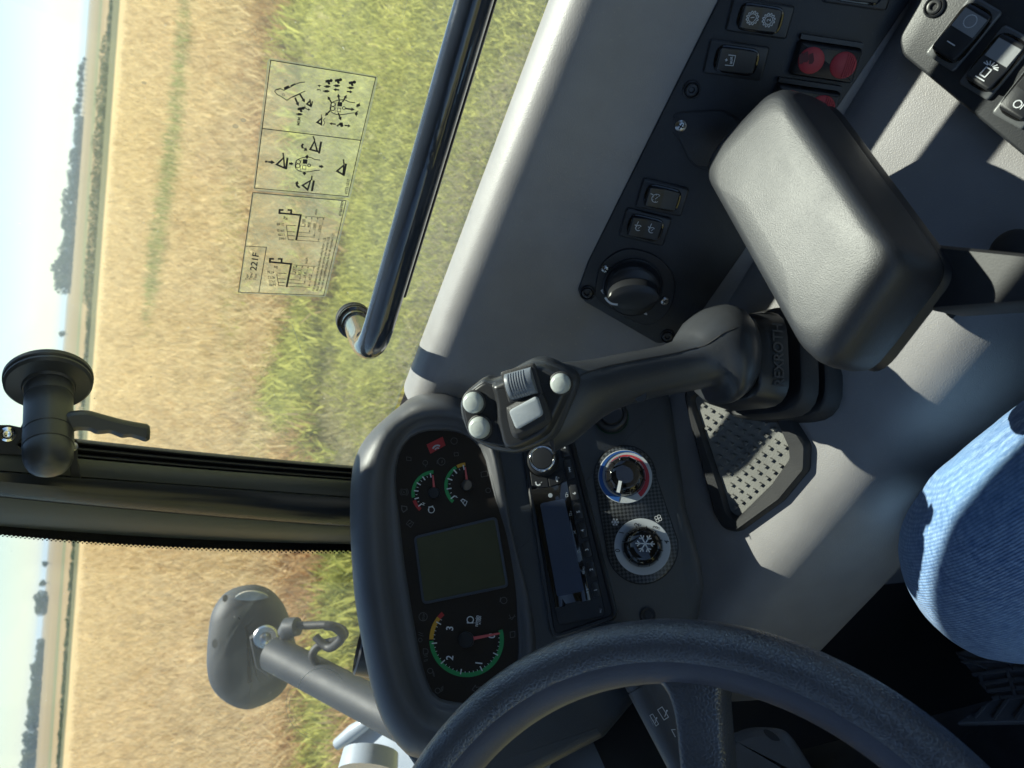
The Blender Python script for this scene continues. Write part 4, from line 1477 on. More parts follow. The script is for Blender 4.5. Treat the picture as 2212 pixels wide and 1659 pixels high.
# ------------------------------------------------------------------ storage tray in the shelf
tray = thing('storage_tray', 'black framed tray with a dusty studded rubber mat', 'tray', HP.hit(1620, 1000))
outer = [(1470, 835), (1660, 830), (1712, 905), (1748, 962), (1746, 1018), (1690, 1085), (1595, 1153), (1560, 1145), (1540, 1110), (1500, 960)]
inner = [(1490, 855), (1640, 850), (1676, 912), (1701, 965), (1704, 992), (1665, 1048), (1590, 1122), (1572, 1108), (1560, 1065), (1515, 930)]
o_ = rpoly(HP.pts(0, outer, .006), .012, 4); i_ = rpoly(HP.pts(0, inner, .006), .008, 4)
mb = MB()
o_, i_ = ccw(o_), ccw(i_)
mb.loft([[HP.P(u, v, -.002) for u, v in o_], [HP.P(u, v, .005) for u, v in inset(o_, .001)], [HP.P(u, v, .008) for u, v in inset(o_, .004)], [HP.P(u, v, .007) for u, v in inset(i_, -.002)], [HP.P(u, v, .004) for u, v in i_], [HP.P(u, v, .0012) for u, v in inset(i_, .0006)]], False, False) if len(o_) == len(i_) else None
mb.build('frame', M_RUBBER, tray)
mb = MB(); mb.flat(HP, i_, .0012); mb.build('mat', M_MATG, tray, smooth=0)
dx_ = V(HP.uv(6, 560, 1290, .002)) - V(HP.uv(6, 500, 1255, .002))
g0 = V(HP.uv(6, 505, 1255, .002)); gu = V(HP.uv(6, 600, 1250, .002)) - g0; gv = V(HP.uv(6, 518, 1330, .002)) - g0
base_me = None
from mathutils.geometry import intersect_point_tri_2d
def inside(p, poly):
    c = False
    for i in range(len(poly)):
        a, b = poly[i - 1], poly[i]
        if (a[1] > p[1]) != (b[1] > p[1]) and p[0] < (b[0] - a[0]) * (p[1] - a[1]) / (b[1] - a[1]) + a[0]: c = not c
    return c
small = inset(i_, .004)
for iu in range(-9, 10):
    for iv in range(-9, 10):
        for half in (0, .5):
            p = g0 + gu * (iu + half) + gv * (iv + half)
            if not inside((p.x, p.y), small): continue
            e1 = (gu + gv * .9).normalized() * .0019; e2 = (gu * .9 - gv).normalized() * .0019
            if base_me is None:
                mb = MB()
                f1, f2 = HP.u * e1.x + HP.v * e1.y, HP.u * e2.x + HP.v * e2.y
                c = HP.P(p.x, p.y, .0012)
                lo4 = [c - f1 - f2, c + f1 - f2, c + f1 + f2, c - f1 + f2]
                mb.add(lo4 + [c + (x - c) * .8 + HP.n * .0022 for x in lo4], [(4, 5, 6, 7), (0, 1, 5, 4), (1, 2, 6, 5), (2, 3, 7, 6), (3, 0, 4, 7)])
                st_ = mb.build('stud', M_MATG, tray, smooth=0, base=c); base_me = st_.data
            else:
                st_ = bpy.data.objects.new('stud', base_me); COL.objects.link(st_); st_.parent = tray
                st_.location = HP.P(p.x, p.y, .0012) - ORG[tray.name]

# ------------------------------------------------------------------ joystick
joy = thing('joystick', 'black joystick with grey thumb buttons and roller on its head', 'joystick', M(.37, .22, -.56))
zax = Z
bc = at(1572, 770, .615)
def sq(c, w, l, ang, n=5, r=.3):
    pts = rrect(w, l, min(w, l) * r, n)
    ca, sa = math.cos(ang), math.sin(ang)
    e1 = V((ca, sa, 0)); e2 = V((-sa, ca, 0))
    return [V(c) + e1 * u + e2 * v for u, v in pts]
# rubber boot blocks stacked under the grip; their square faces the driver's knee
JA = D2R(8)
jc = at(1592, 780, .628)
zz = jc.z
def blk(name, z0, z1, w0, w1, mat, shift=(0, 0), chim=.004):
    mb = MB()
    c = V((jc.x + shift[0], jc.y + shift[1], 0))
    rings = [sq(c + Z * (z0 - chim * 0), w0 - .004, w0 - .004, JA), sq(c + Z * (z0 - .002), w0, w0, JA), sq(c + Z * (z1 + .003), w1, w1, JA), sq(c + Z * z1, w1 - .005, w1 - .005, JA)]
    mb.loft(rings)
    return mb.build(name, mat, joy, smooth=40)
zb = zz + .012
collar = blk('collar', zb, zb - .030, .070, .078, M_BLACK2)
blk('boot', zb - .030, zb - .037, .066, .066, M_RUBBER)
blk('boot', zb - .037, zb - .056, .088, .092, M_RUBBER)
blk('boot', zb - .056, zb - .063, .076, .076, M_RUBBER)
blk('boot', zb - .063, zb - .082, .092, .097, M_RUBBER)
blk('boot', zb - .082, zb - .125, .074, .100, M_RUBBER)
# raised lettering on the collar face
e2_ = V((-math.sin(JA), math.cos(JA), 0)); e1_ = V((math.cos(JA), math.sin(JA), 0))
fw = Pl(V((jc.x, jc.y, zb - .016)) - e2_ * .0372, e1_ * -1, -e2_ * .97 + Z * .13)
tv, tf, tw = text_geo('REXROTH')
mb = MB(); ts = .050 / tw
mb.add([fw.o + e1_ * ((x - tw / 2) * ts) + (fw.n.cross(e1_) if fw.n.cross(e1_).z > 0 else -fw.n.cross(e1_)) * ((y - .35) * ts * 1.25) + fw.n * .0016 for x, y in tv], tf)
mb.build('raised_lettering', M_SATIN, joy, smooth=0)
# grip: one body from the bulb at its foot to the neck under the head
def oval(c, ax, ux, a, b, n=28, sqr=2.4):
    ax = ax.normalized(); ux = (ux - ax * ux.dot(ax)).normalized(); vx = ax.cross(ux)
    o = []
    for i in range(n):
        t = 2 * math.pi * i / n; ct, st = math.cos(t), math.sin(t)
        o.append(c + ux * a * math.copysign(abs(ct) ** (2 / sqr), ct) + vx * b * math.copysign(abs(st) ** (2 / sqr), st))
    return o
def jpt(x, y, s): return at(x, y, s)
spine = [  # measured centre, distance, half width across the picture (px), half depth (m)
    (1586, 768, .622, 60, .022), (1580, 768, .620, 90, .033), (1568, 767, .618, 104, .039), (1552, 766, .616, 108, .040), (1535, 766, .613, 100, .039), (1518, 769, .611, 82, .034), (1503, 777, .609, 66, .029), (1486, 787, .607, 58, .026),
    (1450, 797, .603, 54, .0245), (1400, 807, .598, 53, .024), (1350, 818, .592, 55, .024), (1310, 829, .588, 58, .0245), (1272, 842, .584, 66, .025), (1238, 856, .581, 78, .025), (1205, 870, .579, 92, .024), (1170, 880, .578, 100, .022)]
rings = []
cen = [jpt(x, y, s) for x, y, s, _, _ in spine]
for i, (x, y, s, hw, hd) in enumerate(spine):
    ax = cen[max(0, i - 1)] - cen[min(len(cen) - 1, i + 1)]
    rings.append(oval(cen[i], ax, CR, hw * s / FOC, hd))
mb = MB(); mb.loft(rings); mb.build('grip', M_SATIN, joy, smooth=70)
# moulding joint along the grip, laid on its surface
from mathutils.bvhtree import BVHTree
_n = len(rings[0]); gv_ = [p for r_ in rings for p in r_]
gf_ = [(i * _n + j, i * _n + (j + 1) % _n, (i + 1) * _n + (j + 1) % _n, (i + 1) * _n + j) for i in range(len(rings) - 1) for j in range(_n)]
gb_ = BVHTree.FromPolygons(gv_, gf_)
jp_ = []
for x, y in crv([px(5, 1600, 800), px(5, 1650, 775), px(5, 1800, 732), px(5, 2000, 692), px(5, 2200, 655), px(6, 100, 628), px(6, 190, 605), px(6, 260, 562), px(6, 320, 522), px(6, 405, 488)], 4, False):
    h_, nn_, _, _ = gb_.ray_cast(EYE, ray(x, y).normalized())
    if h_ is not None: jp_.append(h_)
mb = MB(); mb.tube(jp_, .0006, 6); mb.build('moulding_joint', M_INK, joy, smooth=0)
# head: a face plate turned to the driver
HC = at(1118, 884, .556)
JP = Pl(HC, CR, (-CF * .93 + CU * .30 - CR * .12))
hd_out = [(838, 975), (850, 930), (872, 898), (930, 848), (995, 803), (1048, 815), (1110, 790), (1200, 735), (1290, 690), (1345, 684), (1400, 692), (1480, 728), (1548, 765), (1582, 812), (1580, 870), (1540, 985), (1490, 1110), (1450, 1185), (1390, 1232), (1300, 1272), (1200, 1300), (1090, 1290), (1010, 1262), (940, 1222), (895, 1180), (868, 1120), (845, 1050)]
ho = JP.pts(5, crv(hd_out, 3))
mb = MB()
mb.slab(JP, ho, [(.016, -.036), (.008, -.032), (.002, -.024), (0, -.014), (.0004, -.007), (.0018, -.0022), (.0042, .0002), (.006, .0004)])
mb.build('head', M_SATIN, joy, smooth=60)
pl_out = [(875, 985), (895, 925), (945, 880), (1010, 838), (1055, 850), (1120, 822), (1220, 762), (1300, 725), (1350, 718), (1410, 730), (1480, 765), (1535, 795), (1560, 825), (1555, 870), (1500, 985), (1450, 1090), (1410, 1150), (1330, 1200), (1230, 1245), (1120, 1240), (1030, 1225), (960, 1195), (915, 1150), (890, 1075)]
po = JP.pts(5, crv(pl_out, 3))
mb = MB(); mb.ribbon(JP, po, .0007, .0008, True); mb.build('plate_joint', M_INK, joy, smooth=0)
mb = MB(); mb.slab(JP, inset(ccw(po), .0005), [(0, -.001), (0, .0006), (.0006, .0011), (.0014, .0012)]); fp = mb.build('face_plate', M_BLACK2, joy)
# step across the plate between the two lower buttons and the thumb switches
st_pts = JP.pts(5, crv([(1072, 852), (1082, 900), (1095, 970), (1100, 1060), (1120, 1150), (1150, 1235), (1230, 1242), (1330, 1198), (1410, 1150), (1450, 1090), (1500, 985), (1552, 870), (1556, 828), (1530, 797), (1480, 768), (1410, 734), (1350, 722), (1300, 729), (1220, 766), (1130, 824)], 2))
mb = MB(); mb.slab(JP, st_pts, [(-.0015, .0010), (0, .0030), (.0012, .0052), (.0026, .0062), (.004, .0064)]); mb.build('raised_plate', M_BLACK2, fp, smooth=60)


def dome(c, r, h, name='thumb_button'):
    p = JP.hit(*px(5, *c), h); rr = r * JP.mpp(5, *c, h)
    mb = MB(); mb.lathe(p, JP.n, [(rr * 1.17, 0), (rr * 1.16, .0012), (rr * 1.05, .0018), (rr * 1.0, .0014)], 40); seat_ = mb.build(name, M_RUBBER, joy)
    mb = MB(); mb.lathe(p + JP.n * .001, JP.n, [(rr, 0), (rr * .98, .0022), (rr * .88, .0042), (rr * .66, .0056), (rr * .58, .0057), (rr * .36, .0062), (rr * .12, .0064)], 40); mb.build('cap', M_KEY2, seat_, smooth=60)


dome((943, 962), 66, .0012); dome((982, 1120), 68, .0012); dome((1493, 842), 65, .0064)
# ribbed roller
q = JP.sub(5, (1245, 843), (1330, 800), .0064); s = JP.mpp(5, 1245, 843, .0064)
q = Pl(q.o, JP.hit(*px(5, 1360, 812), .0064) - JP.hit(*px(5, 1245, 843), .0064), JP.n)
mb = MB(); mb.slab(q, rrect(228 * s, 206 * s, .0025), [(0, -.001), (0, .0010), (.001, .0016)]); rs = mb.build('roller_switch', M_RUBBER, joy)
mb = MB()
ring_ = []
for f in (-1, -.94, .94, 1):
    ring_.append([q.P(88 * s * f, 84 * s * math.cos(t), .001 + 60 * s * math.sin(t) * (.94 if abs(f) == 1 else 1)) for t in [math.pi * j / 22 for j in range(23)]])
mb.loft(ring_); mb.build('roller', M_RIB, rs, smooth=50)
mb = MB()
for i in range(7):
    u = (-64 + i * 17) * s
    rg = []
    for f in (-1, 1):
        rg.append([q.P(u + 4.2 * s * f, 88 * s * math.cos(t) * 1.0, .001 + 66 * s * math.sin(t)) for t in [math.pi * (.12 + .76 * j / 14) for j in range(15)]] + [q.P(u + 4.2 * s * f, 70 * s * math.cos(t), .001 + 50 * s * math.sin(t)) for t in [math.pi * (.12 + .76 * j / 14) for j in range(14, -1, -1)]])
    mb.loft(rg)
mb.build('grip_rib', M_RIB, rs, smooth=30)
# square rocker button on a soft base
qq = [(1172, 1020), (1340, 925), (1375, 1030), (1215, 1130)]
bo = [(1150, 1010), (1175, 978), (1300, 905), (1345, 900), (1385, 915), (1420, 990), (1435, 1060), (1410, 1105), (1260, 1185), (1215, 1190), (1180, 1155)]
mb = MB(); mb.slab(JP, JP.pts(5, crv(bo, 3), .0064), [(0, .0055), (0, .0075), (.001, .0088), (.0025, .0094), (.0032, .0104), (.0045, .0108)]); sb = mb.build('square_button', M_RUBBER, joy, smooth=50)
ko = rpoly(JP.pts(5, [(1163, 1015), (1342, 918), (1382, 1040), (1212, 1140)], .0115), .0032, 6)
mb = MB(); mb.slab(JP, ko, [(0, .010), (0, .0122), (.0006, .0132), (.0018, .0136)]); mb.build('key', M_KEY, sb)
mb = MB(); mb.lathe(at(*px(5, 1995, 922), .575), (EYE - HC), [(.0048, 0), (.0044, .0006), (.002, .0004)], 20); mb.build('plug', M_BLACK2, joy)

# ================================================================== DASHBOARD
DAZ = 72
LD_ = V((math.sin(D2R(DAZ)), math.cos(D2R(DAZ)), 0))        # along the dash, towards the window
TU = V((-math.cos(D2R(DAZ)) * math.cos(D2R(53)), math.sin(D2R(DAZ)) * math.cos(D2R(53)), math.sin(D2R(53))))   # up its face
DO = at(1370, 1100, .705)
D = Pl(DO, LD_, LD_.cross(TU))
if D.n.dot(EYE - DO) < 0: D = Pl(DO, LD_, -LD_.cross(TU))
dash = thing('dashboard', 'charcoal dashboard hood and fascia ahead of the steering wheel', 'dashboard', D.hit(1250, 1200))
sil = [(907, 848), (850, 888), (803, 930), (776, 968), (762, 1008), (757, 1060), (756, 1110), (758, 1180), (765, 1280), (775, 1350), (790, 1430), (806, 1500), (825, 1555), (855, 1610), (890, 1662), (950, 1720), (1120, 1700), (1310, 1600), (1420, 1470), (1500, 1390), (1519, 1330), (1530, 1263), (1521, 1205), (1490, 1092), (1458, 870), (1440, 800), (1345, 750), (1283, 745), (1003, 810)]
mb = MB()
fo = rpoly(D.pts(0, sil, -.01), .01, 3)
mb.slab(D, fo, [(.012, -.16), (.004, -.06), (.003, -.016), (.005, -.007), (.009, -.002), (.014, -.0005)])
mb.build('fascia', M_DASH, dash, smooth=50)

# hood: a rounded collar round the instrument recess
clu = [(5, 455, 1310), (5, 485, 1240), (5, 530, 1185), (5, 590, 1148), (5, 660, 1132), (5, 740, 1130), (5, 820, 1138), (5, 890, 1165), (5, 960, 1220), (5, 1005, 1285), (5, 1040, 1420), (5, 1075, 1560), (5, 1105, 1659), (8, 1150, 200), (8, 1195, 450), (8, 1218, 700), (8, 1225, 980), (8, 1180, 1130), (8, 1050, 1250), (8, 860, 1262), (8, 720, 1235), (8, 660, 1170), (8, 600, 1000), (8, 540, 700), (8, 485, 340), (8, 455, 40), (5, 440, 1500), (5, 440, 1400)]
clu_v = [px(*c) for c in clu]
outer_v = [(905, 850), (850, 888), (803, 930), (776, 968), (762, 1008), (757, 1060), (756, 1110), (758, 1180), (765, 1280), (775, 1350), (790, 1430), (806, 1500), (825, 1555), (855, 1605), (900, 1640), (990, 1640), (1090, 1600), (1150, 1500), (1158, 1400), (1145, 1300), (1120, 1200), (1100, 1110), (1085, 1000), (1060, 930), (1020, 880), (970, 850)]
cc = (985, 1235)


def radial(poly, n=96):
    out = []
    for i in range(n):
        a = 2 * math.pi * i / n; d = (math.cos(a), math.sin(a)); best = 0
        for j in range(len(poly)):
            (x0, y0), (x1, y1) = poly[j - 1], poly[j]
            ex, ey = x1 - x0, y1 - y0
            den = d[0] * ey - d[1] * ex
            if abs(den) < 1e-9: continue
            t = ((x0 - cc[0]) * ey - (y0 - cc[1]) * ex) / den
            u = ((x0 - cc[0]) * d[1] - (y0 - cc[1]) * d[0]) / den
            if 0 <= u <= 1 and t > best: best = t
        out.append((cc[0] + d[0] * best, cc[1] + d[1] * best))
    return out


Ri = radial([(p[0], p[1]) for p in crv([(x, y, 0) for x, y in clu_v], 3)]); Ro = radial([(p[0], p[1]) for p in crv([(x, y, 0) for x, y in outer_v], 3)])
def hring(t, h, back=0.0):
    o = []
    for (x0, y0), (x1, y1) in zip(Ri, Ro):
        w = math.hypot(x1 - x0, y1 - y0)
        amp = min(1.0, max(.12, (w - 25) / 60))
        p = D.hit(x0 + (x1 - x0) * t, y0 + (y1 - y0) * t, h * amp)
        o.append(p - D.n * back)
    return o
mb = MB()
mb.loft([hring(-.05, .0005), hring(-.01, .0040), hring(.02, .0055), hring(.10, .0062), hring(.16, .0070), hring(.30, .016), hring(.42, .0225), hring(.54, .0255), hring(.66, .0255), hring(.76, .0235), hring(.85, .019), hring(.92, .0125), hring(.97, .006), hring(1.0, -.002), hring(1.0, -.006, .03)], False, False)
mb.build('hood', M_HOOD, dash, smooth=75)
# lower dash and knee panel under the steering wheel
LP2 = Pl(at(1250, 1600, .77), LD_, D.n)
mb = MB()
mb.slab(LP2, LP2.pts(0, [(900, 1640), (1400, 1440), (1440, 1500), (1460, 1720), (860, 1760)]), [(0, -.06), (0, -.006), (.004, 0)])
mb.build('knee_panel', M_HOOD, dash)
KP = Pl(LP2.o + LP2.n * .012, LD_, D.n)
mb = MB(); mb.slab(KP, KP.pts(8, [(1130, 1680), (1880, 1125), (1935, 1210), (1905, 1245), (1400, 1680)]), [(0, -.012), (.0, -.003), (.003, 0)]); mb.build('knee_ridge', M_SILL, dash)
mb = MB(); mb.slab(KP, KP.pts(8, [(1420, 1690), (1905, 1262), (1950, 1300), (2040, 1690)]), [(0, -.012), (.0, -.006), (.003, -.004)]); mb.build('knee_cover', M_HOOD, dash)
screw(D, 5, (1660, 682), 62, -.0005, dash, M_BLACK2, 'deep')
screw(D, 14, (1712, 1300), 90, -.0005, dash, M_BLACK2, 'deep')
mb = MB(); mb.lathe(at(778, 1398, .86), (CR * .25 - CU * -.1 - CF * .2 + CU * .9) * 1.0, [(.030, -.03), (.030, 0), (.027, .002), (.0255, -.004), (.022, -.02)], 36); mb.build('air_vent', M_BLACK2, dash)
mb = MB(); mb.box(M(.42, .685, -.77), MR * .22, MA * .095, Z * .33); mb.build('dash_base', M_BLACK2, dash, smooth=0)  # unseen block added to keep the sun off the floor
# cigarette lighter
lc = (1408, 215)
p = D.hit(*px(13, *lc), 0); s = D.mpp(13, *lc)
mb = MB(); mb.lathe(p, D.n, [(216 * s, 0), (216 * s, .0008), (212 * s, .0012), (204 * s, .0010)], 44); gl_ = mb.build('lighter_socket', M_GREEN_DIM, dash)
mb = MB(); mb.lathe(p + D.n * .001, D.n, [(207 * s, 0), (205 * s, .006), (196 * s, .0105), (178 * s, .0118), (152 * s, .0120), (146 * s, .0108), (140 * s, .0110), (138 * s, .0160), (130 * s, .0176), (60 * s, .0180)], 44); mb.build('lighter', M_BLACK2, gl_)
ink = Ink(D, .0188, 13)
ink.line([(1352, 205), (1334, 200), (1350, 150), (1372, 138), (1352, 205)], 9); ink.curve([(1432, 112), (1452, 140), (1440, 160), (1462, 172), (1488, 160), (1490, 130), (1460, 108)], 9)
ink.build('symbol_print', M_WHITE, gl_, smooth=0)

# ------------------------------------------------------------------ instrument cluster
ic = thing('instrument_cluster', 'dark instrument cluster with green arc gauges and blank screen', 'instrument cluster', D.hit(*cc))
FH = .0008
mb = MB(); mb.flat(D, [D.uv(0, x, y, FH) for x, y in radial([(p[0], p[1]) for p in crv([(x, y, 0) for x, y in clu_v], 3)])], FH)
mb.build('face', M_LENS, ic, smooth=0)
PH = FH + .0006


def part_ink(parent, k, mat, fn, name='print', h=PH):
    i = Ink(D, h, k); fn(i); return i.build(name, mat, parent, smooth=0)


def gauge(k, c, hub_r, arcs, ticks, needle, r_out, w_arc, label=None, minor=()):
    p = D.hit(*px(k, *c), PH); s = D.mpp(k, *c)
    mb = MB(); mb.lathe(p, D.n, [(hub_r * s, 0), (hub_r * s, .004), (hub_r * .9 * s, .0048), (hub_r * .3 * s, .005)], 36)
    hub = mb.build('gauge', M_BLACK2, ic)
    for mat, a0, a1 in arcs:
        part_ink(hub, k, mat, lambda i: i.arc(c, r_out - w_arc / 2, w_arc, a0, a1), 'colour_arc')
    def tk(i):
        for a, r0, r1, w in ticks:
            i.line([(c[0] + r0 * math.cos(D2R(a)), c[1] + r0 * math.sin(D2R(a))), (c[0] + r1 * math.cos(D2R(a)), c[1] + r1 * math.sin(D2R(a)))], w)
        if label: label(i)
    part_ink(hub, k, M_WHITE, tk, 'scale', PH + .0005)
    (ex, ey) = needle
    d = V((ex - c[0], ey - c[1])); n = V((-d.y, d.x)).normalized(); w0 = hub_r * .22
    part_ink(hub, k, M_NEEDLE, lambda i: i.poly([tuple(V(c) + d.normalized() * hub_r * .8 + n * w0), (ex + n.x * w0 * .5, ey + n.y * w0 * .5), (ex - n.x * w0 * .5, ey - n.y * w0 * .5), tuple(V(c) + d.normalized() * hub_r * .8 - n * w0)]), 'needle', PH + .003)
    return hub


def tick_set(a0, a1, n, r0, r1, w, mr0, mr1, mw, per=2):
    o = []
    for i in range((n - 1) * per + 1):
        a = a0 + (a1 - a0) * i / ((n - 1) * per)
        o.append((a, r0, r1, w) if i % per == 0 else (a, mr0, mr1, mw))
    return o


gauge(12, (752, 1022), 70, [(M_GREEN, 176, 267), (M_GREEN, 169, 180), (M_REDINK, 131, 161)], tick_set(141, 258, 6, 205, 262, 15, 218, 240, 7), (731, 790), 292, 42,
      lambda i: i.text('H', (622, 1178), 34, -70))
gauge(12, (1170, 925), 70, [(M_GREEN, 132, 238), (M_AMBER, 241, 264)], tick_set(142, 258, 5, 205, 268, 15, 218, 240, 7), (1140, 690), 294, 42,
      lambda i: i.text('F', (1042, 1080), 34, -70))
tt = (895, 848)
gauge(8, tt, 50, [(M_GREEN, -16, 178), (M_AMBER, 180.5, 218), (M_REDINK, 218, 228)], [], (1105, 808), 236, 27,
      lambda i: (i.text('0', (1072, 842), 44, -84), i.text('1', (992, 1014), 44, -84), i.text('2', (808, 980), 44, -84), i.text('3', (808, 794), 44, -84)))
def tach(i):
    for n in range(31):
        a = 218 - n * 7.37
        r0, r1, w = (188, 222, 7) if n % 5 == 1 else (200, 210, 3.5)
        i.line([(tt[0] + r0 * math.cos(D2R(a)), tt[1] + r0 * math.sin(D2R(a))), (tt[0] + r1 * math.cos(D2R(a)), tt[1] + r1 * math.sin(D2R(a)))], w)
    i.text('n/min', (965, 766), 22, -84); i.text('x1000', (982, 752), 15, -84)
    i.ring((918, 722), 20, 6); i.line([(900, 732), (900, 742), (935, 742), (935, 735)], 6)
part_ink(ic, 8, M_WHITE, tach, 'scale_print', PH + .0005)
def icons(i):
    i.ring((712, 1230), 38, 9); i.line([(680, 1250), (680, 1210)], 9); i.line([(720, 1180), (735, 1185), (672, 1195)], 9)
    i.line([(1085, 1110), (1140, 1180), (1165, 1125), (1115, 1100)], 8, True); i.line([(1108, 1150), (1140, 1105)], 6); i.curve([(1095, 1105), (1110, 1092), (1145, 1112)], 6)
part_ink(ic, 12, M_WHITE, icons, 'symbol_print')
def dim12(i):
    i.ring((368, 1005), 34, 6); i.text('P', (380, 1020), 26, -80); i.arc((368, 1005), 52, 6, -60, 60); i.arc((368, 1005), 52, 6, 120, 240)
    i.line([(395, 1408), (435, 1358), (490, 1395), (450, 1452)], 7, True); i.line([(420, 1415), (462, 1392)], 8)
    i.line([(335, 1180), (400, 1190), (405, 1225), (360, 1260), (340, 1230)], 12, True)
    i.ring((840, 620), 45, 7); i.line([(785, 650), (785, 610), (800, 600)], 7); i.text('oo', (852, 640), 22, -80)
    i.ring((635, 635), 30, 6); i.line([(640, 665), (643, 692)], 6)
    i.ring((1000, 360), 40, 6); i.line([(1340, 755), (1415, 740), (1430, 800), (1345, 815)], 6, True); i.ring((1430, 985), 30, 6); i.line([(1000, 510), (1050, 505), (1055, 545), (1005, 550)], 6, True)
    i.line([(400, 560), (455, 570), (455, 610), (400, 605)], 6, True)
part_ink(ic, 12, M_GREYINK, dim12, 'warning_print')
def dim8(i):
    i.ring((620, 703), 26, 4); i.text('STOP', (628, 727), 13, -84)
    i.ring((1130, 600), 20, 4); i.line([(1105, 610), (1110, 580)], 4); i.curve([(1165, 690), (1180, 720), (1200, 690)], 4); i.line([(1160, 715), (1205, 700)], 3)
    i.line([(1170, 800), (1200, 795), (1200, 830), (1172, 835)], 4, True); i.curve([(620, 905), (648, 910), (648, 935), (622, 940)], 4); i.line([(620, 905), (622, 940)], 4)
    for y in (912, 922, 932, 950, 958): i.line([(625, y + 28), (650, y + 22)], 3)
    i.ring((665, 1045), 16, 4); i.ring((712, 1170), 16, 4)
    for n in range(4): i.line([(680, 1040 + 10 * n), (692, 1065 + 6 * n)], 3); i.line([(732, 1155 + 8 * n), (748, 1140 + 8 * n)], 3)
    i.line([(590, 800), (618, 812)], 3); i.line([(590, 815), (622, 826)], 3); i.ring((602, 850), 12, 3)
    i.line([(930, 1165), (950, 1135), (955, 1150), (985, 1145), (988, 1175), (958, 1180)], 4, True)
part_ink(ic, 8, M_GREYINK, dim8, 'warning_print')
part_ink(ic, 12, M_REDINK, lambda i: i.poly([(652, 405), (855, 305), (892, 415), (700, 522)]), 'warning_patch')
part_ink(ic, 12, M_RING, lambda i: (i.arc((790, 478), 62, 20, 200, 300), i.arc((790, 478), 30, 14, 190, 310)), 'warning_print', PH + .0004)
# blank screen
lo_ = D.pts(12, [(485, 1530), (1530, 1308), (1580, 1360)], PH)
scr_o = [px(8, 560, 195), px(8, 1085, 68), px(8, 1162, 515), px(8, 615, 628)]
so = rpoly([D.uv(0, *p_, PH) for p_ in scr_o], .005, 5)
mb = MB(); mb.flat(D, inset(ccw(so), .0022), PH + .0003); sc_ = mb.build('screen', M_LCD, ic, smooth=0)
mb = MB(); o1 = ccw(so); mb.loft([[D.P(u, v, h) for u, v in inset(o1, d)] for d, h in ((0, FH), (0.0002, FH + .0012), (.0022, FH + .0014), (.0026, FH + .0005))], False, False); mb.build('screen_frame', plastic('slate_frame', (.06, .07, .09), .4, 0, 1, .05), sc_)

# ------------------------------------------------------------------ radio
rad = thing('car_radio', 'black car radio with number keys and chrome ringed knob', 'radio', D.hit(1240, 1160))
ro = rpoly(D.pts(0, [(1116, 900), (1222, 876), (1338, 1336), (1190, 1386)]), [.003, .003, .010, .010], 5)
mb = MB(); o1 = ccw(ro); mb.loft([[D.P(u, v, h) for u, v in inset(o1, d)] for d, h in ((0, -.001), (.0006, .0035), (.002, .0045), (.0042, .0042), (.0052, .0022))], False, False)
mb.flat(D, inset(o1, .005), .0024)
mb.build('frame', M_BLACK2, rad)
fo_ = rpoly(D.pts(0, [(1138, 905), (1214, 886), (1309, 1330), (1205, 1351)], .004), [.002, .002, .006, .006], 4)
mb = MB(); mb.slab(D, fo_, [(0, .002), (0, .0058), (.0005, .0065)]); mb.build('front_panel', M_BLACK2, rad)
RH = .0068
gl_o = [px(13, 395, 1135), px(13, 720, 1075), px(13, 845, 1020), px(14, 990, 1108), px(14, 860, 1135), px(14, 850, 1120), px(14, 680, 1160), px(14, 660, 1185), px(14, 540, 1208)]
mb = MB(); mb.slab(D, [D.uv(0, *p_, RH) for p_ in gl_o], [(0, RH - .001), (0, RH), (.0004, RH + .0003)]); dsp = mb.build('display', M_GLOSS, rad)
lc_ = rpoly([D.uv(0, *p_, RH) for p_ in (px(13, 505, 1310), px(13, 815, 1245), px(14, 908, 990), px(14, 565, 1065))], .0025, 4)
mb = MB(); mb.flat(D, lc_, RH + .0005); mb.build('screen', M_RLCD, dsp, smooth=0)
for n, (k, c) in {'1': (14, (1052, 975)), '2': (14, (998, 715)), '3': (14, (941, 465)), '4': (14, (888, 222)), '5': (13, (993, 1408)), '6': (13, (941, 1174))}.items():
    q = D.sub(k, c, (c[0] + 21, c[1] + 98), RH); s = D.mpp(k, *c, RH)
    mb = MB(); mb.slab(q, rrect(205 * s, 112 * s, .0045 if False else 42 * s, 5), [(0, -.0005), (0, .0010), (.0004, .0018), (.0012, .0021)]); ky = mb.build('preset_key', M_BLACK2, rad)
    ink = Ink(D, RH + .0026, k); ink.text(n, (c[0] + 20, c[1] + 16), 42, -101); ink.build('number', M_WHITE, ky, smooth=0)
for c, sy in (((877, 880), 1), ((818, 600), -1)):
    q = D.sub(13, c, (c[0] + 23, c[1] + 98), RH); s = D.mpp(13, *c, RH)
    mb = MB(); mb.slab(q, rrect(250 * s, 108 * s, 30 * s, 5), [(0, -.0005), (0, .0010), (.0004, .0018), (.0012, .0021)]); ky = mb.build('skip_key', M_BLACK2, rad)
    ink = Ink(D, RH + .0026, 13); x, y = c
    if sy > 0: ink.poly([(x - 18, y - 30), (x + 12, y - 32), (x, y)]); ink.poly([(x - 12, y - 4), (x + 18, y - 8), (x + 4, y + 24)]); ink.line([(x - 8, y + 30), (x + 22, y + 24)], 5)
    else: ink.poly([(x - 14, y + 14), (x + 14, y + 8), (x - 4, y - 20)]); ink.poly([(x - 18, y - 14), (x + 8, y - 20), (x - 10, y - 42)]); ink.line([(x - 26, y - 44), (x + 4, y - 50)], 5)
    ink.build('symbol_print', M_WHITE, ky, smooth=0)
kc = (545, 765)
p = D.hit(*px(13, *kc), RH); s = D.mpp(13, *kc, RH)
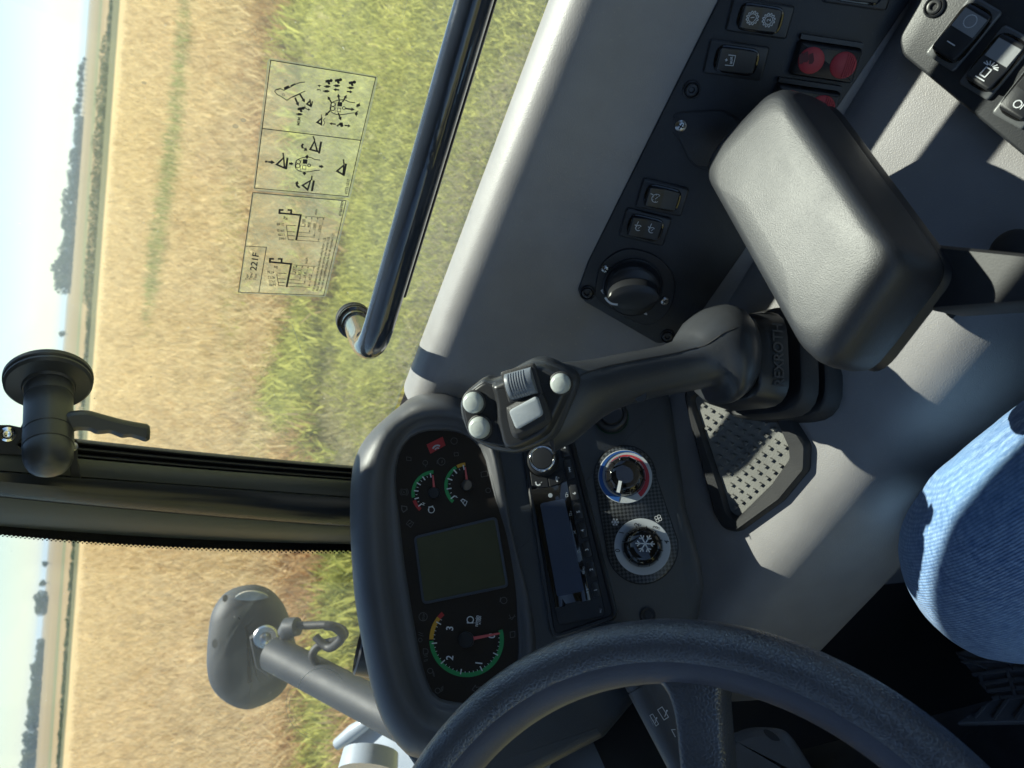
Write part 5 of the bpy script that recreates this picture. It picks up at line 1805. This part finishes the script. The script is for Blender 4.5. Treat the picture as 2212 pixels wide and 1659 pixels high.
mb = MB(); mb.lathe(p, D.n, [(200 * s, 0), (198 * s, .003), (186 * s, .006), (172 * s, .0075)], 44, True, False); vk = mb.build('volume_knob', M_BLACK2, rad)
mb = MB(); mb.lathe(p, D.n, [(174 * s, .004), (172 * s, .0088), (164 * s, .0118), (150 * s, .0130), (138 * s, .0128), (130 * s, .0115)], 52, False, False); mb.build('knob_ring', M_CHROME, vk, smooth=80)
mb = MB(); mb.lathe(p, D.n, [(134 * s, .0110), (132 * s, .0122), (124 * s, .0128), (40 * s, .0130)], 44); mb.build('knob_cap', M_BLACK2, vk)
for pp, txt in (([(378, 900), (420, 935), (500, 975), (600, 985), (615, 1098), (520, 1108), (405, 1085)], 0), ([(610, 985), (690, 960), (750, 900), (790, 870), (815, 960), (800, 1010), (740, 1062), (628, 1096)], 1)):
    mb = MB(); mb.slab(D, D.pts(13, pp, RH), [(0, RH - .001), (0, RH + .0006), (.0004, RH + .001)]); ph = mb.build('phone_key', M_BLACK2, rad)
    ink = Ink(D, RH + .0013, 13)
    if txt == 0: ink.curve([(452, 1042), (458, 1065), (480, 1078), (502, 1072)], 16); ink.disc((452, 1042), 10); ink.disc((500, 1070), 12); ink.line([(515, 1050), (530, 1035)], 6)
    else: ink.curve([(712, 975), (708, 1000), (718, 1022)], 14); ink.disc((714, 974), 10); ink.disc((722, 1024), 11); ink.ring((722, 998), 11, 5); ink.line([(740, 975), (748, 990)], 6)
    ink.build('symbol_print', M_WHITE, ph, smooth=0)
mb = MB(); u0 = D.sub(14, (1100, 1187), (1110, 1230), RH); mb.flat(D, circ(*D.uv(14, 1100, 1187, RH), 13 * D.mpp(14, 1100, 1187), 16), RH + .0004); mb.build('microphone_hole', M_INK, rad, smooth=0)
ink = Ink(D, RH + .0005, 14)
ink.text('MIC', (1122, 1268), 22, -85); ink.text('INTRO', (905, 778), 22, -86)
ink.poly([(940, 1018), (938, 990), (962, 1000)]); ink.line([(930, 980), (960, 974)], 6); ink.line([(930, 968), (958, 962)], 6)
ink.line([(828, 512), (822, 480), (845, 476)], 5); ink.line([(850, 470), (858, 500), (838, 505)], 5); ink.line([(770, 230), (800, 265)], 5); ink.line([(795, 228), (775, 268)], 5); ink.line([(722, 40), (722, 10), (748, 6), (750, 34)], 6, True)
ink.k = 13
ink.disc((636, 1206), 28); ink.line([(830, 1225), (830, 1195), (855, 1190), (858, 1222)], 6, True); ink.line([(830, 1180), (848, 1172), (838, 1165)], 4); ink.line([(882, 1460), (882, 1432), (905, 1428), (908, 1456)], 6, True); ink.line([(882, 1418), (900, 1408), (888, 1402)], 4)
ink.build('print', plastic('pale_print', (.42, .46, .5), .6, 0, 1, .05), rad, smooth=0)
ink = Ink(D, RH + .0002, 14)
ink.text('USB', (668, 1345), 34, -85); ink.text('AUX', (935, 1280), 34, -85)
ink.build('socket_lettering', M_BLACK, rad, smooth=0)

# ------------------------------------------------------------------ heating and air conditioning panel
cl = thing('climate_panel', 'carbon patterned climate panel with two black dial knobs', 'control panel', D.hit(1370, 1110))
c1, c2 = px(13, 1580, 968), px(14, 1640, 430)
cap = [(c1[0] + 66 * math.cos(t), c1[1] + 66 * math.sin(t)) for t in [D2R(165 + 195 * i / 16) for i in range(17)]] + [(c2[0] + 76 * math.cos(t), c2[1] + 80 * math.sin(t)) for t in [D2R(-8 + 185 * i / 16) for i in range(17)]]
co = [D.uv(0, *p_) for p_ in cap]
mb = MB(); mb.slab(D, inset(ccw(co), -.0010), [(0, -.001), (0, .0004)]); mb.build('panel_joint', M_INK, cl, smooth=0)
mb = MB(); mb.slab(D, co, [(0, 0), (0, .0012), (.0008, .0018)]); mb.build('panel', carbon(D), cl)
CH = .0020


def dial(k, c, R, r_in, kr, arcs):
    p = D.hit(*px(k, *c), CH); s = D.mpp(k, *c, CH)
    mb = MB(); mb.lathe(p, D.n, [(R * s, 0), (R * s, .0005), (R * .985 * s, .0008), (r_in * s, .0008), (r_in * s, 0)], 60); rg = mb.build('dial', M_RING, cl)
    for mat, pts in arcs:
        part_ink(rg, k, mat, lambda i: i.poly(pts), 'temperature_arc', CH + .0011)
    mb = MB(); mb.lathe(p, D.n, [(kr * 1.03 * s, .0002), (kr * 1.0 * s, .004), (kr * .95 * s, .009), (kr * .84 * s, .0125), (kr * .72 * s, .0142), (kr * .69 * s, .0138), (kr * .3 * s, .0142)], 56)
    kb_ = mb.build('knob', M_GLOSS, rg, smooth=50)
    mb = MB()
    x = V(D.u)
    for j in range(12):
        a = 2 * math.pi * j / 12 + .2
        d = D.u * math.cos(a) + D.v * math.sin(a); t_ = D.u * -math.sin(a) + D.v * math.cos(a)
        pts = [p + d * kr * f * s + D.n * h for f, h in ((1.0, .0050), (.955, .0092), (.85, .0128), (.76, .0143))]
        mb.tube(pts, [13 * s, 13 * s, 12 * s, 8 * s], 6)
    mb.build('grip_ridge', M_GLOSS, rg)
    return rg, s, p


def spiral(c, a0, a1, ro0, ro1, ri0, ri1, n=40):
    o = []; q = []
    for i in range(n + 1):
        t = i / n; a = D2R(a0 + (a1 - a0) * t)
        o.append((c[0] + (ro0 + (ro1 - ro0) * t) * math.cos(a), c[1] + (ro0 + (ro1 - ro0) * t) * math.sin(a)))
        q.append((c[0] + (ri0 + (ri1 - ri0) * t) * math.cos(a), c[1] + (ri0 + (ri1 - ri0) * t) * math.sin(a)))
    return o + q[::-1]


c = (1580, 968)
rg, s, p = dial(13, c, 340, 240, 248, [(M_BLUE, spiral(c, 104, 310, 330, 330, 262, 322)), (M_RED, spiral(c, 215, 412, 258, 326, 252, 264))])
part_ink(rg, 13, M_WHITE, lambda i: i.line([(1521, 1022), (1508, 1090), (1492, 1168)], 42), 'pointer', CH + .0150)
c = (1640, 430)
rg, s, p = dial(14, c, 356, 262, 254, [])
def snow(i, c, r, w):
    for n in range(6):
        a = D2R(60 * n + 2)
        i.line([c, (c[0] + r * math.cos(a), c[1] + r * math.sin(a))], w)
        m_ = (c[0] + r * .55 * math.cos(a), c[1] + r * .55 * math.sin(a))
        for sg in (-1, 1):
            i.line([m_, (m_[0] + r * .38 * math.cos(a + sg * .8), m_[1] + r * .38 * math.sin(a + sg * .8))], w)
part_ink(rg, 14, M_WHITE, lambda i: snow(i, (1676, 394), 122, 15), 'snow_print', CH + .0150)
def nums(i):
    for t, pos, a in (('0', (1352, 508), -78), ('1', (1400, 282), -78), ('2', (1595, 178), -78), ('3', (1830, 215), -78), ('4', (1972, 400), -78)):
        i.text(t, pos, 62, a)
part_ink(rg, 14, plastic('dark_digit', (.06, .065, .075), .6, 0, 1, .03), nums, 'number', CH + .0012)
def ic2(i):
    snow(i, (1298, 121), 50, 10)
    for n in range(4):
        a = D2R(90 * n + 20); x, y = 1842 + 26 * math.cos(a), 76 + 26 * math.sin(a)
        i.ring((x, y), 20, 6, 16)
part_ink(cl, 14, M_WHITE, ic2, 'symbol_print', CH + .0004)

# ================================================================== STEERING WHEEL
t_, w_ = D2R(35), D2R(-20)
back = -MA * math.cos(w_) + MR * math.sin(w_)
wn_ = (Z * math.cos(t_) * 0 + Z * math.sin(D2R(90) - t_) * 1.0) + back * math.sin(t_)
WP = Pl(M(.026, .436, -.299), MR, wn_)
RW = .211 - .0155
wheel = thing('steering_wheel', 'dark leather grained steering wheel rim with a broad spoke', 'steering wheel', WP.o)
mb = MB()
n = 150
rings = []
for i in range(n):
    a = 2 * math.pi * i / n
    d = WP.u * math.cos(a) + WP.v * math.sin(a); c = WP.o + d * RW
    rings.append([c + d * .0155 * math.cos(2 * math.pi * j / 24) + WP.n * .0165 * math.sin(2 * math.pi * j / 24) for j in range(24)])
mb.loft(rings + [rings[0]], False, False)
mb.build('rim', M_LEATHER, wheel, smooth=80)
# smooth moulded inner band of the rim
mb = MB(); rings = []
for i in range(n):
    a = 2 * math.pi * i / n
    d = WP.u * math.cos(a) + WP.v * math.sin(a); c = WP.o + d * (RW - .0085)
    rings.append([c + d * x + WP.n * y for x, y in ((.004, .0125), (-.002, .0122), (-.008, .0090), (-.0125, .0030), (-.0135, -.004), (-.010, -.010), (.002, -.0125))])
mb.loft(rings + [rings[0]], False, False)
mb.build('rim_inner', M_WHEELIN, wheel, smooth=80)
# spoke: measured outline from the rim to the hub
so_ = [(8, 1640, 1040), (8, 1760, 1030), (8, 1900, 1040), (8, 2000, 1065), (8, 2090, 1120), (8, 2150, 1210), (8, 2185, 1330), (8, 2205, 1500), (8, 2222, 1700), (9, 20, 1950), (9, 380, 1950), (9, 345, 1700), (9, 325, 1500), (9, 312, 1330), (9, 305, 1200), (9, 320, 1130), (9, 370, 1085), (9, 500, 1075), (9, 640, 1100), (9, 640, 1040), (9, 300, 960), (8, 2000, 960)]
sp = []
for k, x, y in so_:
    sp.append(WP.uv(k, x, y, .004))
mb = MB(); mb.slab(WP, [(p[0], p[1]) for p in crv([(x, y, 0) for x, y in sp], 3)], [(0, -.022), (0, -.006), (.0012, -.001), (.003, .0015), (.005, .0022)])
mb.build('spoke', M_LEATHER, wheel, smooth=60)
sa_ = WP.uv(8, 1850, 1300); sa_ = math.atan2(sa_[1], sa_[0])
for da in (2.1, -2.1):
    d = WP.u * math.cos(sa_ + da) + WP.v * math.sin(sa_ + da); t2 = WP.n.cross(d)
    mb = MB(); mb.loft([[WP.o + d * r_ + t2 * u * w_s + WP.n * (v * .008 - .006) for u, v in ((-1, -1), (1, -1), (1, .6), (.8, 1), (-.8, 1), (-1, .6))] for r_, w_s in ((.03, .034), (.10, .028), (.16, .027), (.186, .034))])
    mb.build('spoke', M_LEATHER, wheel, smooth=40)
mb = MB(); mb.lathe(WP.P(0, 0, -.02), WP.n, [(.055, -.03), (.065, .0), (.062, .022), (.05, .028), (.02, .03)], 40); mb.build('hub', M_WHEELIN, wheel)

# column shroud and stalk below the wheel
colu = thing('steering_column', 'dark steering column shroud under the wheel', 'steering column', WP.P(0, 0, -.12))
mb = MB()
mb.lathe(WP.P(0, 0, -.05), -WP.n, [(.045, -.01), (.058, .0), (.062, .03), (.060, .09), (.075, .16), (.09, .45)], 32); mb.build('shroud', M_DASH, colu)
CP = Pl(at(1650, 1600, .60), MR, (EYE - at(1650, 1600, .60)))
mb = MB(); mb.slab(CP, CP.pts(9, crv([(340, 1478), (400, 1430), (470, 1405), (560, 1400), (680, 1412), (745, 1460), (800, 1540), (845, 1610), (890, 1700), (900, 1800), (330, 1800)], 3)), [(.002, -.10), (0, -.012), (.002, -.004), (.007, 0)])
mb.build('lower_cover', M_HOOD, colu)
mb = MB(); mb.flat(CP, circ(*CP.uv(9, 617, 1450), .012, 20, 0, .007), .0004)
hp = [CP.uv(9, x, y) for x, y in crv([(565, 1420), (590, 1415), (640, 1445), (668, 1478), (660, 1488), (620, 1482), (580, 1450)], 3)]
mb = MB(); mb.flat(CP, hp, .0006); mb.build('screw_recess', M_RUBBER, colu, smooth=0)
stalk = thing('wiper_stalk', 'dark wiper stalk with white wiper symbols behind the spoke', 'stalk', at(1445, 1555, .62))
q0, q1, q2, q3 = at(1335, 1370, .655), at(1394, 1475, .640), at(1420, 1518, .634), at(1530, 1730, .60)
ax = (q3 - q0).normalized()
mb = MB(); mb.lathe(q0, ax, [(.0150, 0), (.0158, .01), (.0160, (q1 - q0).length)], 36); mb.build('stem', M_HOOD, stalk)
mb = MB(); L0 = (q1 - q0).length; mb.lathe(q0, ax, [(.0152, L0), (.0152, L0 + .001), (.0162, L0 + .0014), (.0164, (q3 - q0).length)], 36); mb.build('sleeve', M_HOOD, stalk)
QP = Pl(at(1424, 1545, .626) + (EYE - at(1424, 1545, .626)).normalized() * .0185, ax, (EYE - at(1424, 1545, .626)))
ink = Ink(QP, 0, 15)
ink.line([(378, 985), (430, 950), (505, 1068), (452, 1102)], 8, True); ink.line([(460, 1064), (484, 1000)], 9); ink.disc((486, 994), 10)
ink.line([(288, 1050), (320, 1032), (390, 1148), (360, 1172)], 7, True); ink.line([(352, 1140), (364, 1085)], 8); ink.disc((367, 1078), 9)
for n_ in range(5): ink.line([(318 + n_ * 8, 1112 - n_ * 3), (322 + n_ * 8, 1110 - n_ * 3)], 5); ink.line([(290 + n_ * 8, 1085 + n_ * 17), (295 + n_ * 8, 1092 + n_ * 17)], 5)
ink.line([(585, 1212), (540, 1215), (585, 1300)], 8)
ink.build('symbol_print', M_WHITE, stalk, smooth=0)

# ================================================================== PEDALS AND THE DRIVER
ped = thing('foot_pedal', 'black ribbed rubber foot pedal on the cab floor', 'pedal', at(2050, 1500, 1.0))
PP = Pl(at(2060, 1490, 1.0), MR, (Z * .85 - MA * .5))
po_ = PP.pts(9, [(1380, 1010), (1960, 885), (2500, 960), (2560, 1360), (1780, 1380)])
mb = MB(); mb.slab(PP, rpoly(po_, .01), [(0, -.02), (0, -.002), (.002, 0)]); mb.build('tread_plate', M_PEDAL, ped)
mb = MB()
for a, b, w in (((1440, 1010), (2520, 960), .004), ((1560, 1122), (2140, 1036), .005), ((2140, 1036), (2560, 1020), .005), ((1600, 1172), (2150, 1100), .005), ((2150, 1100), (2560, 1085), .005), ((1640, 1225), (2160, 1152), .005), ((2160, 1152), (2560, 1140), .005), ((1700, 1262), (2060, 1215), .005), ((2060, 1215), (2560, 1196), .005), ((1930, 1066), (1985, 1215), .005), ((2105, 1040), (2160, 1215), .005),
                ((1500, 1010), (1640, 1090), .004), ((1640, 985), (1810, 1060), .004), ((1800, 955), (1980, 1035), .004), ((1960, 930), (2140, 1010), .004), ((1880, 1255), (1850, 1340), .004), ((1990, 1240), (1900, 1340), .004), ((2110, 1225), (2020, 1350), .004), ((2250, 1215), (2160, 1350), .004)):
    p0, p1 = PP.uv(9, *a), PP.uv(9, *b)
    d = (V(p1) - V(p0)); nn = V((-d.y, d.x)).normalized() * w / 2
    q4 = [V(p0) - nn, V(p1) - nn, V(p1) + nn, V(p0) + nn]
    mb.slab(PP, [tuple(v) for v in q4], [(0, 0), (.0006, .004)])
mb.build('tread_rib', M_PEDAL, ped, smooth=0)
brk = thing('brake_pedal', 'dark brake pedal lever with bright edge seen through the wheel', 'pedal', at(1640, 1500, .9))
BK = Pl(at(1640, 1500, .86), MR, (EYE - at(1640, 1500, .86)))
mb = MB(); mb.slab(BK, BK.pts(9, crv([(310, 1120), (400, 1090), (590, 1110), (605, 1200), (650, 1310), (720, 1450), (440, 1460), (415, 1340), (370, 1250), (318, 1200)], 3)), [(0, -.02), (0, -.003), (.002, 0)]); mb.build('lever', M_DASH, brk)
mb = MB(); mb.tube([BK.hit(*px(9, x, y), .001) for x, y in crv([(595, 1115), (612, 1210), (650, 1320), (705, 1430)], 4, False)], .0030, 8); mb.build('edge', M_STEEL, brk)

person = thing('person', 'seated driver in blue jeans, right knee beside the side trim', 'person', M(.16, .22, -1.09))
leg = [  # r, a, z, half width, half height
    (.06, -.26, -.66, .100, .095), (.085, -.14, -.635, .096, .092), (.112, -.02, -.608, .090, .088), (.136, .08, -.592, .083, .083), (.156, .165, -.586, .076, .079), (.171, .228, -.592, .071, .073), (.180, .268, -.612, .068, .068), (.183, .288, -.650, .067, .060), (.182, .290, -.70, .066, .058), (.178, .280, -.78, .062, .057), (.172, .262, -.88, .058, .056), (.168, .25, -.97, .054, .056), (.166, .245, -1.04, .056, .062)]
cen = [M(r_, a_, z_) for r_, a_, z_, _, _ in leg]
rings = []
for i, (_, _, _, hw, hh) in enumerate(leg):
    axx = cen[min(i + 1, len(cen) - 1)] - cen[max(0, i - 1)]
    side_v = MR
    rg = oval(cen[i], axx, side_v, hw, hh, 72, 2.1)
    o = []
    for j, p in enumerate(rg):
        k = mnoise.noise(p * 16) * .0022 + mnoise.noise(V((p.x * 8, p.y * 8, p.z * 46))) * .0028 * (1.6 if i > 6 else .6)
        o.append(p + (p - cen[i]).normalized() * k)
    rings.append(o)
fine = []
for j in range(72):
    fine.append(crv([tuple(r_[j]) for r_ in rings], 8, False))
rings2 = [[V(fine[j][i]) for j in range(72)] for i in range(len(fine[0]))]
cloth = []
for i, rg in enumerate(rings2):
    cm = sum(rg, V((0, 0, 0))) / len(rg); o = []
    for p in rg:
        q_ = p - ORG[person.name]
        wob = mnoise.noise(q_ * 9) * .9
        f1_ = math.sin((q_.dot(MA) * 1.0 + q_.z * .8 + q_.dot(MR) * .5) * 95 + wob * 5)
        f2_ = math.sin((q_.dot(MR) * 1.2 - q_.z * .9 + q_.dot(MA) * .3) * 62 + wob * 6)
        k = max(0, f1_) ** 2 * .0016 * (.5 + mnoise.noise(q_ * 7)) + max(0, f2_) ** 3 * .0018 * (.4 + mnoise.noise(q_ * 6 + V((3, 1, 7))))
        if i > 55: k *= 2.2
        o.append(p + (p - cm).normalized() * k)
    cloth.append(o)
left_ = [[p - MR * (2 * (p - EYE).dot(MR) + .02) for p in rg] for rg in cloth[::2]]  # left leg, out of frame, added to block light on the trim flank
mb = MB(); mb.loft(cloth); mb.loft([rg[::-1] for rg in left_])
mb.loft([oval(M(r_, -.30, -.66), MR, MA, .12, .11, 24) for r_ in (-.2, -.14, -.02, .1, .17)])
mb.build('jeans', M_DENIM, person, smooth=80)
mb = MB()
sh0 = M(.165, .26, -1.06)
mb.loft([oval(sh0 + MA * x + Z * z_, MA, MR, w, h, 20, 2.6) for x, z_, w, h in ((-.09, .0, .025, .025), (-.07, .0, .036, .036), (0, .0, .040, .04), (.06, -.006, .045, .033), (.12, -.012, .048, .026), (.165, -.016, .040, .022), (.185, -.018, .02, .014))])
mb.build('shoe', M_RUBBER, person, smooth=70)

# ================================================================== OUTSIDE THE WINDSCREEN: MIRROR AND BODYWORK
mir = thing('rear_view_mirror', 'dark oval exterior mirror on a grey tubular arm', 'mirror', at(700, 1470, 1.30))
MP = Pl(at(545, 1405, 1.35), CR, (-CF + CR * .05 - CU * .32))
mo = crv([(1300, 950), (1318, 760), (1345, 670), (1400, 590), (1470, 545), (1560, 522), (1640, 525), (1720, 560), (1790, 640), (1830, 730), (1860, 850), (1880, 940), (1860, 1060), (1810, 1170), (1740, 1240), (1640, 1290), (1560, 1310), (1470, 1290), (1390, 1240), (1330, 1170), (1302, 1080)], 3)
mb = MB(); mb.slab(MP, MP.pts(7, mo), [(.004, -.035), (0, -.028), (.002, -.010), (.008, .006), (.022, .018), (.04, .024), (.06, .027)]); mb.build('shell', M_MIRROR, mir, smooth=70)
mb = MB(); mb.flat(MP, inset(ccw(MP.pts(7, mo)), .004), -.036); mb.f[-1] = mb.f[-1][::-1]; mb.build('mirror_glass', M_CHROME, mir, smooth=0)
mb = MB(); mb.slab(MP, MP.pts(7, [(1575, 840), (1620, 800), (1700, 790), (1790, 800), (1760, 860), (1720, 920), (1700, 1000), (1700, 1088), (1615, 1030)], .043), [(0, .012), (0, .040), (.0025, .043)]); mb.build('clamp', M_MIRROR, mir)
p = MP.hit(*px(7, 1678, 832), .043); s = MP.mpp(7, 1678, 832)
mb = MB(); mb.lathe(p, MP.n, [(76 * s, 0), (74 * s, .002), (66 * s, .004), (36 * s, .0045), (34 * s, .008), (30 * s, .014), (14 * s, .017)], 32); mb.build('bolt', M_STEEL, mir)
for x, y, r in ((1362, 872, 30), (1425, 588, 24)):
    mb = MB(); u, v = MP.uv(7, x, y, .016); r *= MP.mpp(7, x, y)
    q = Pl(MP.hit(*px(7, x, y), .0195), MP.u, (MP.n + MP.v * 0 - (MP.hit(*px(7, 1560, 900)) - MP.hit(*px(7, x, y))).normalized() * .55))
    mb.flat(q, circ(0, 0, r * 1.0, 16, 0, r * .7), .002); mb.build('screw_hole', M_INK, mir, smooth=0)
mb = MB(); mb.slab(MP, MP.pts(7, crv([(1485, 590), (1530, 552), (1600, 542), (1670, 558), (1692, 582), (1600, 600)], 3), .016), [(0, .008), (0, .0175), (.002, .0185)]); mb.build('side_lamp', plastic('clear_lamp_lens', (.42, .42, .40), .2, .5, 300, .2, coat=.5), mir)
apath = [at(592, 1413, 1.27), at(640, 1438, 1.24), at(720, 1480, 1.19), at(830, 1538, 1.12), at(930, 1590, 1.06)]
mb = MB(); mb.tube(apath, [.0285, .0285, .0285, .028, .028], 24); mb.build('arm', M_ARM, mir)
mb = MB(); mb.tube(crv([tuple(at(*px(7, x, y), s_)) for x, y, s_ in ((1790, 850, 1.27), (1815, 780, 1.26), (1860, 760, 1.25), (1960, 758, 1.24), (2060, 755, 1.23), (2140, 770, 1.22), (2180, 810, 1.21), (2140, 850, 1.20), (2060, 870, 1.20), (2000, 900, 1.20), (1975, 950, 1.2), (2000, 1000, 1.2))], 4, False), .0065, 12); mb.build('cable', M_RUBBER, mir)
mb = MB(); mb.tube([at(*px(7, x, y), s_) for x, y, s_ in ((1805, 810, 1.255), (1830, 770, 1.25), (1880, 765, 1.245))], [.014, .017, .015], 12); mb.build('cable_plug', M_ARM, mir)
mb = MB()
cpt = [at(*px(8, x, y), s_) for x, y, s_ in ((-60, 830, 1.20), (20, 900, 1.19), (80, 870, 1.17), (110, 820, 1.16), (60, 770, 1.15), (0, 760, 1.15))]
mb.tube(crv([tuple(p_) for p_ in cpt], 4, False), .0065, 10); mb.build('cable', M_RUBBER, mir)

fen = thing('loader_bodywork', 'pale grey loader bodywork below the mirror arm', 'bodywork', at(800, 1620, 1.3))
FP = Pl(at(800, 1620, 1.30), CR, Z * .7 - CF * .6 + CR * .2)
mb = MB(); mb.slab(FP, FP.pts(8, [(115, 1480), (270, 1370), (560, 1330), (700, 1800), (140, 1800)]), [(0, -.10), (0, -.012), (.004, -.003), (.012, 0)]); mb.build('cover', M_FENDER, fen)
mb = MB(); mb.tube([FP.hit(*px(8, 78, 1510), .012), FP.hit(*px(8, 180, 1430), .012), FP.hit(*px(8, 275, 1365), .012)], [.010, .013, .010], 10); mb.build('edge_guard', M_FENDER, fen)
mb = MB(); mb.tube([at(*px(8, 290, 1560), 1.17), at(*px(8, 270, 1690), 1.15)], [.042, .045], 28); mb.build('lamp_housing', M_FENDER, fen)
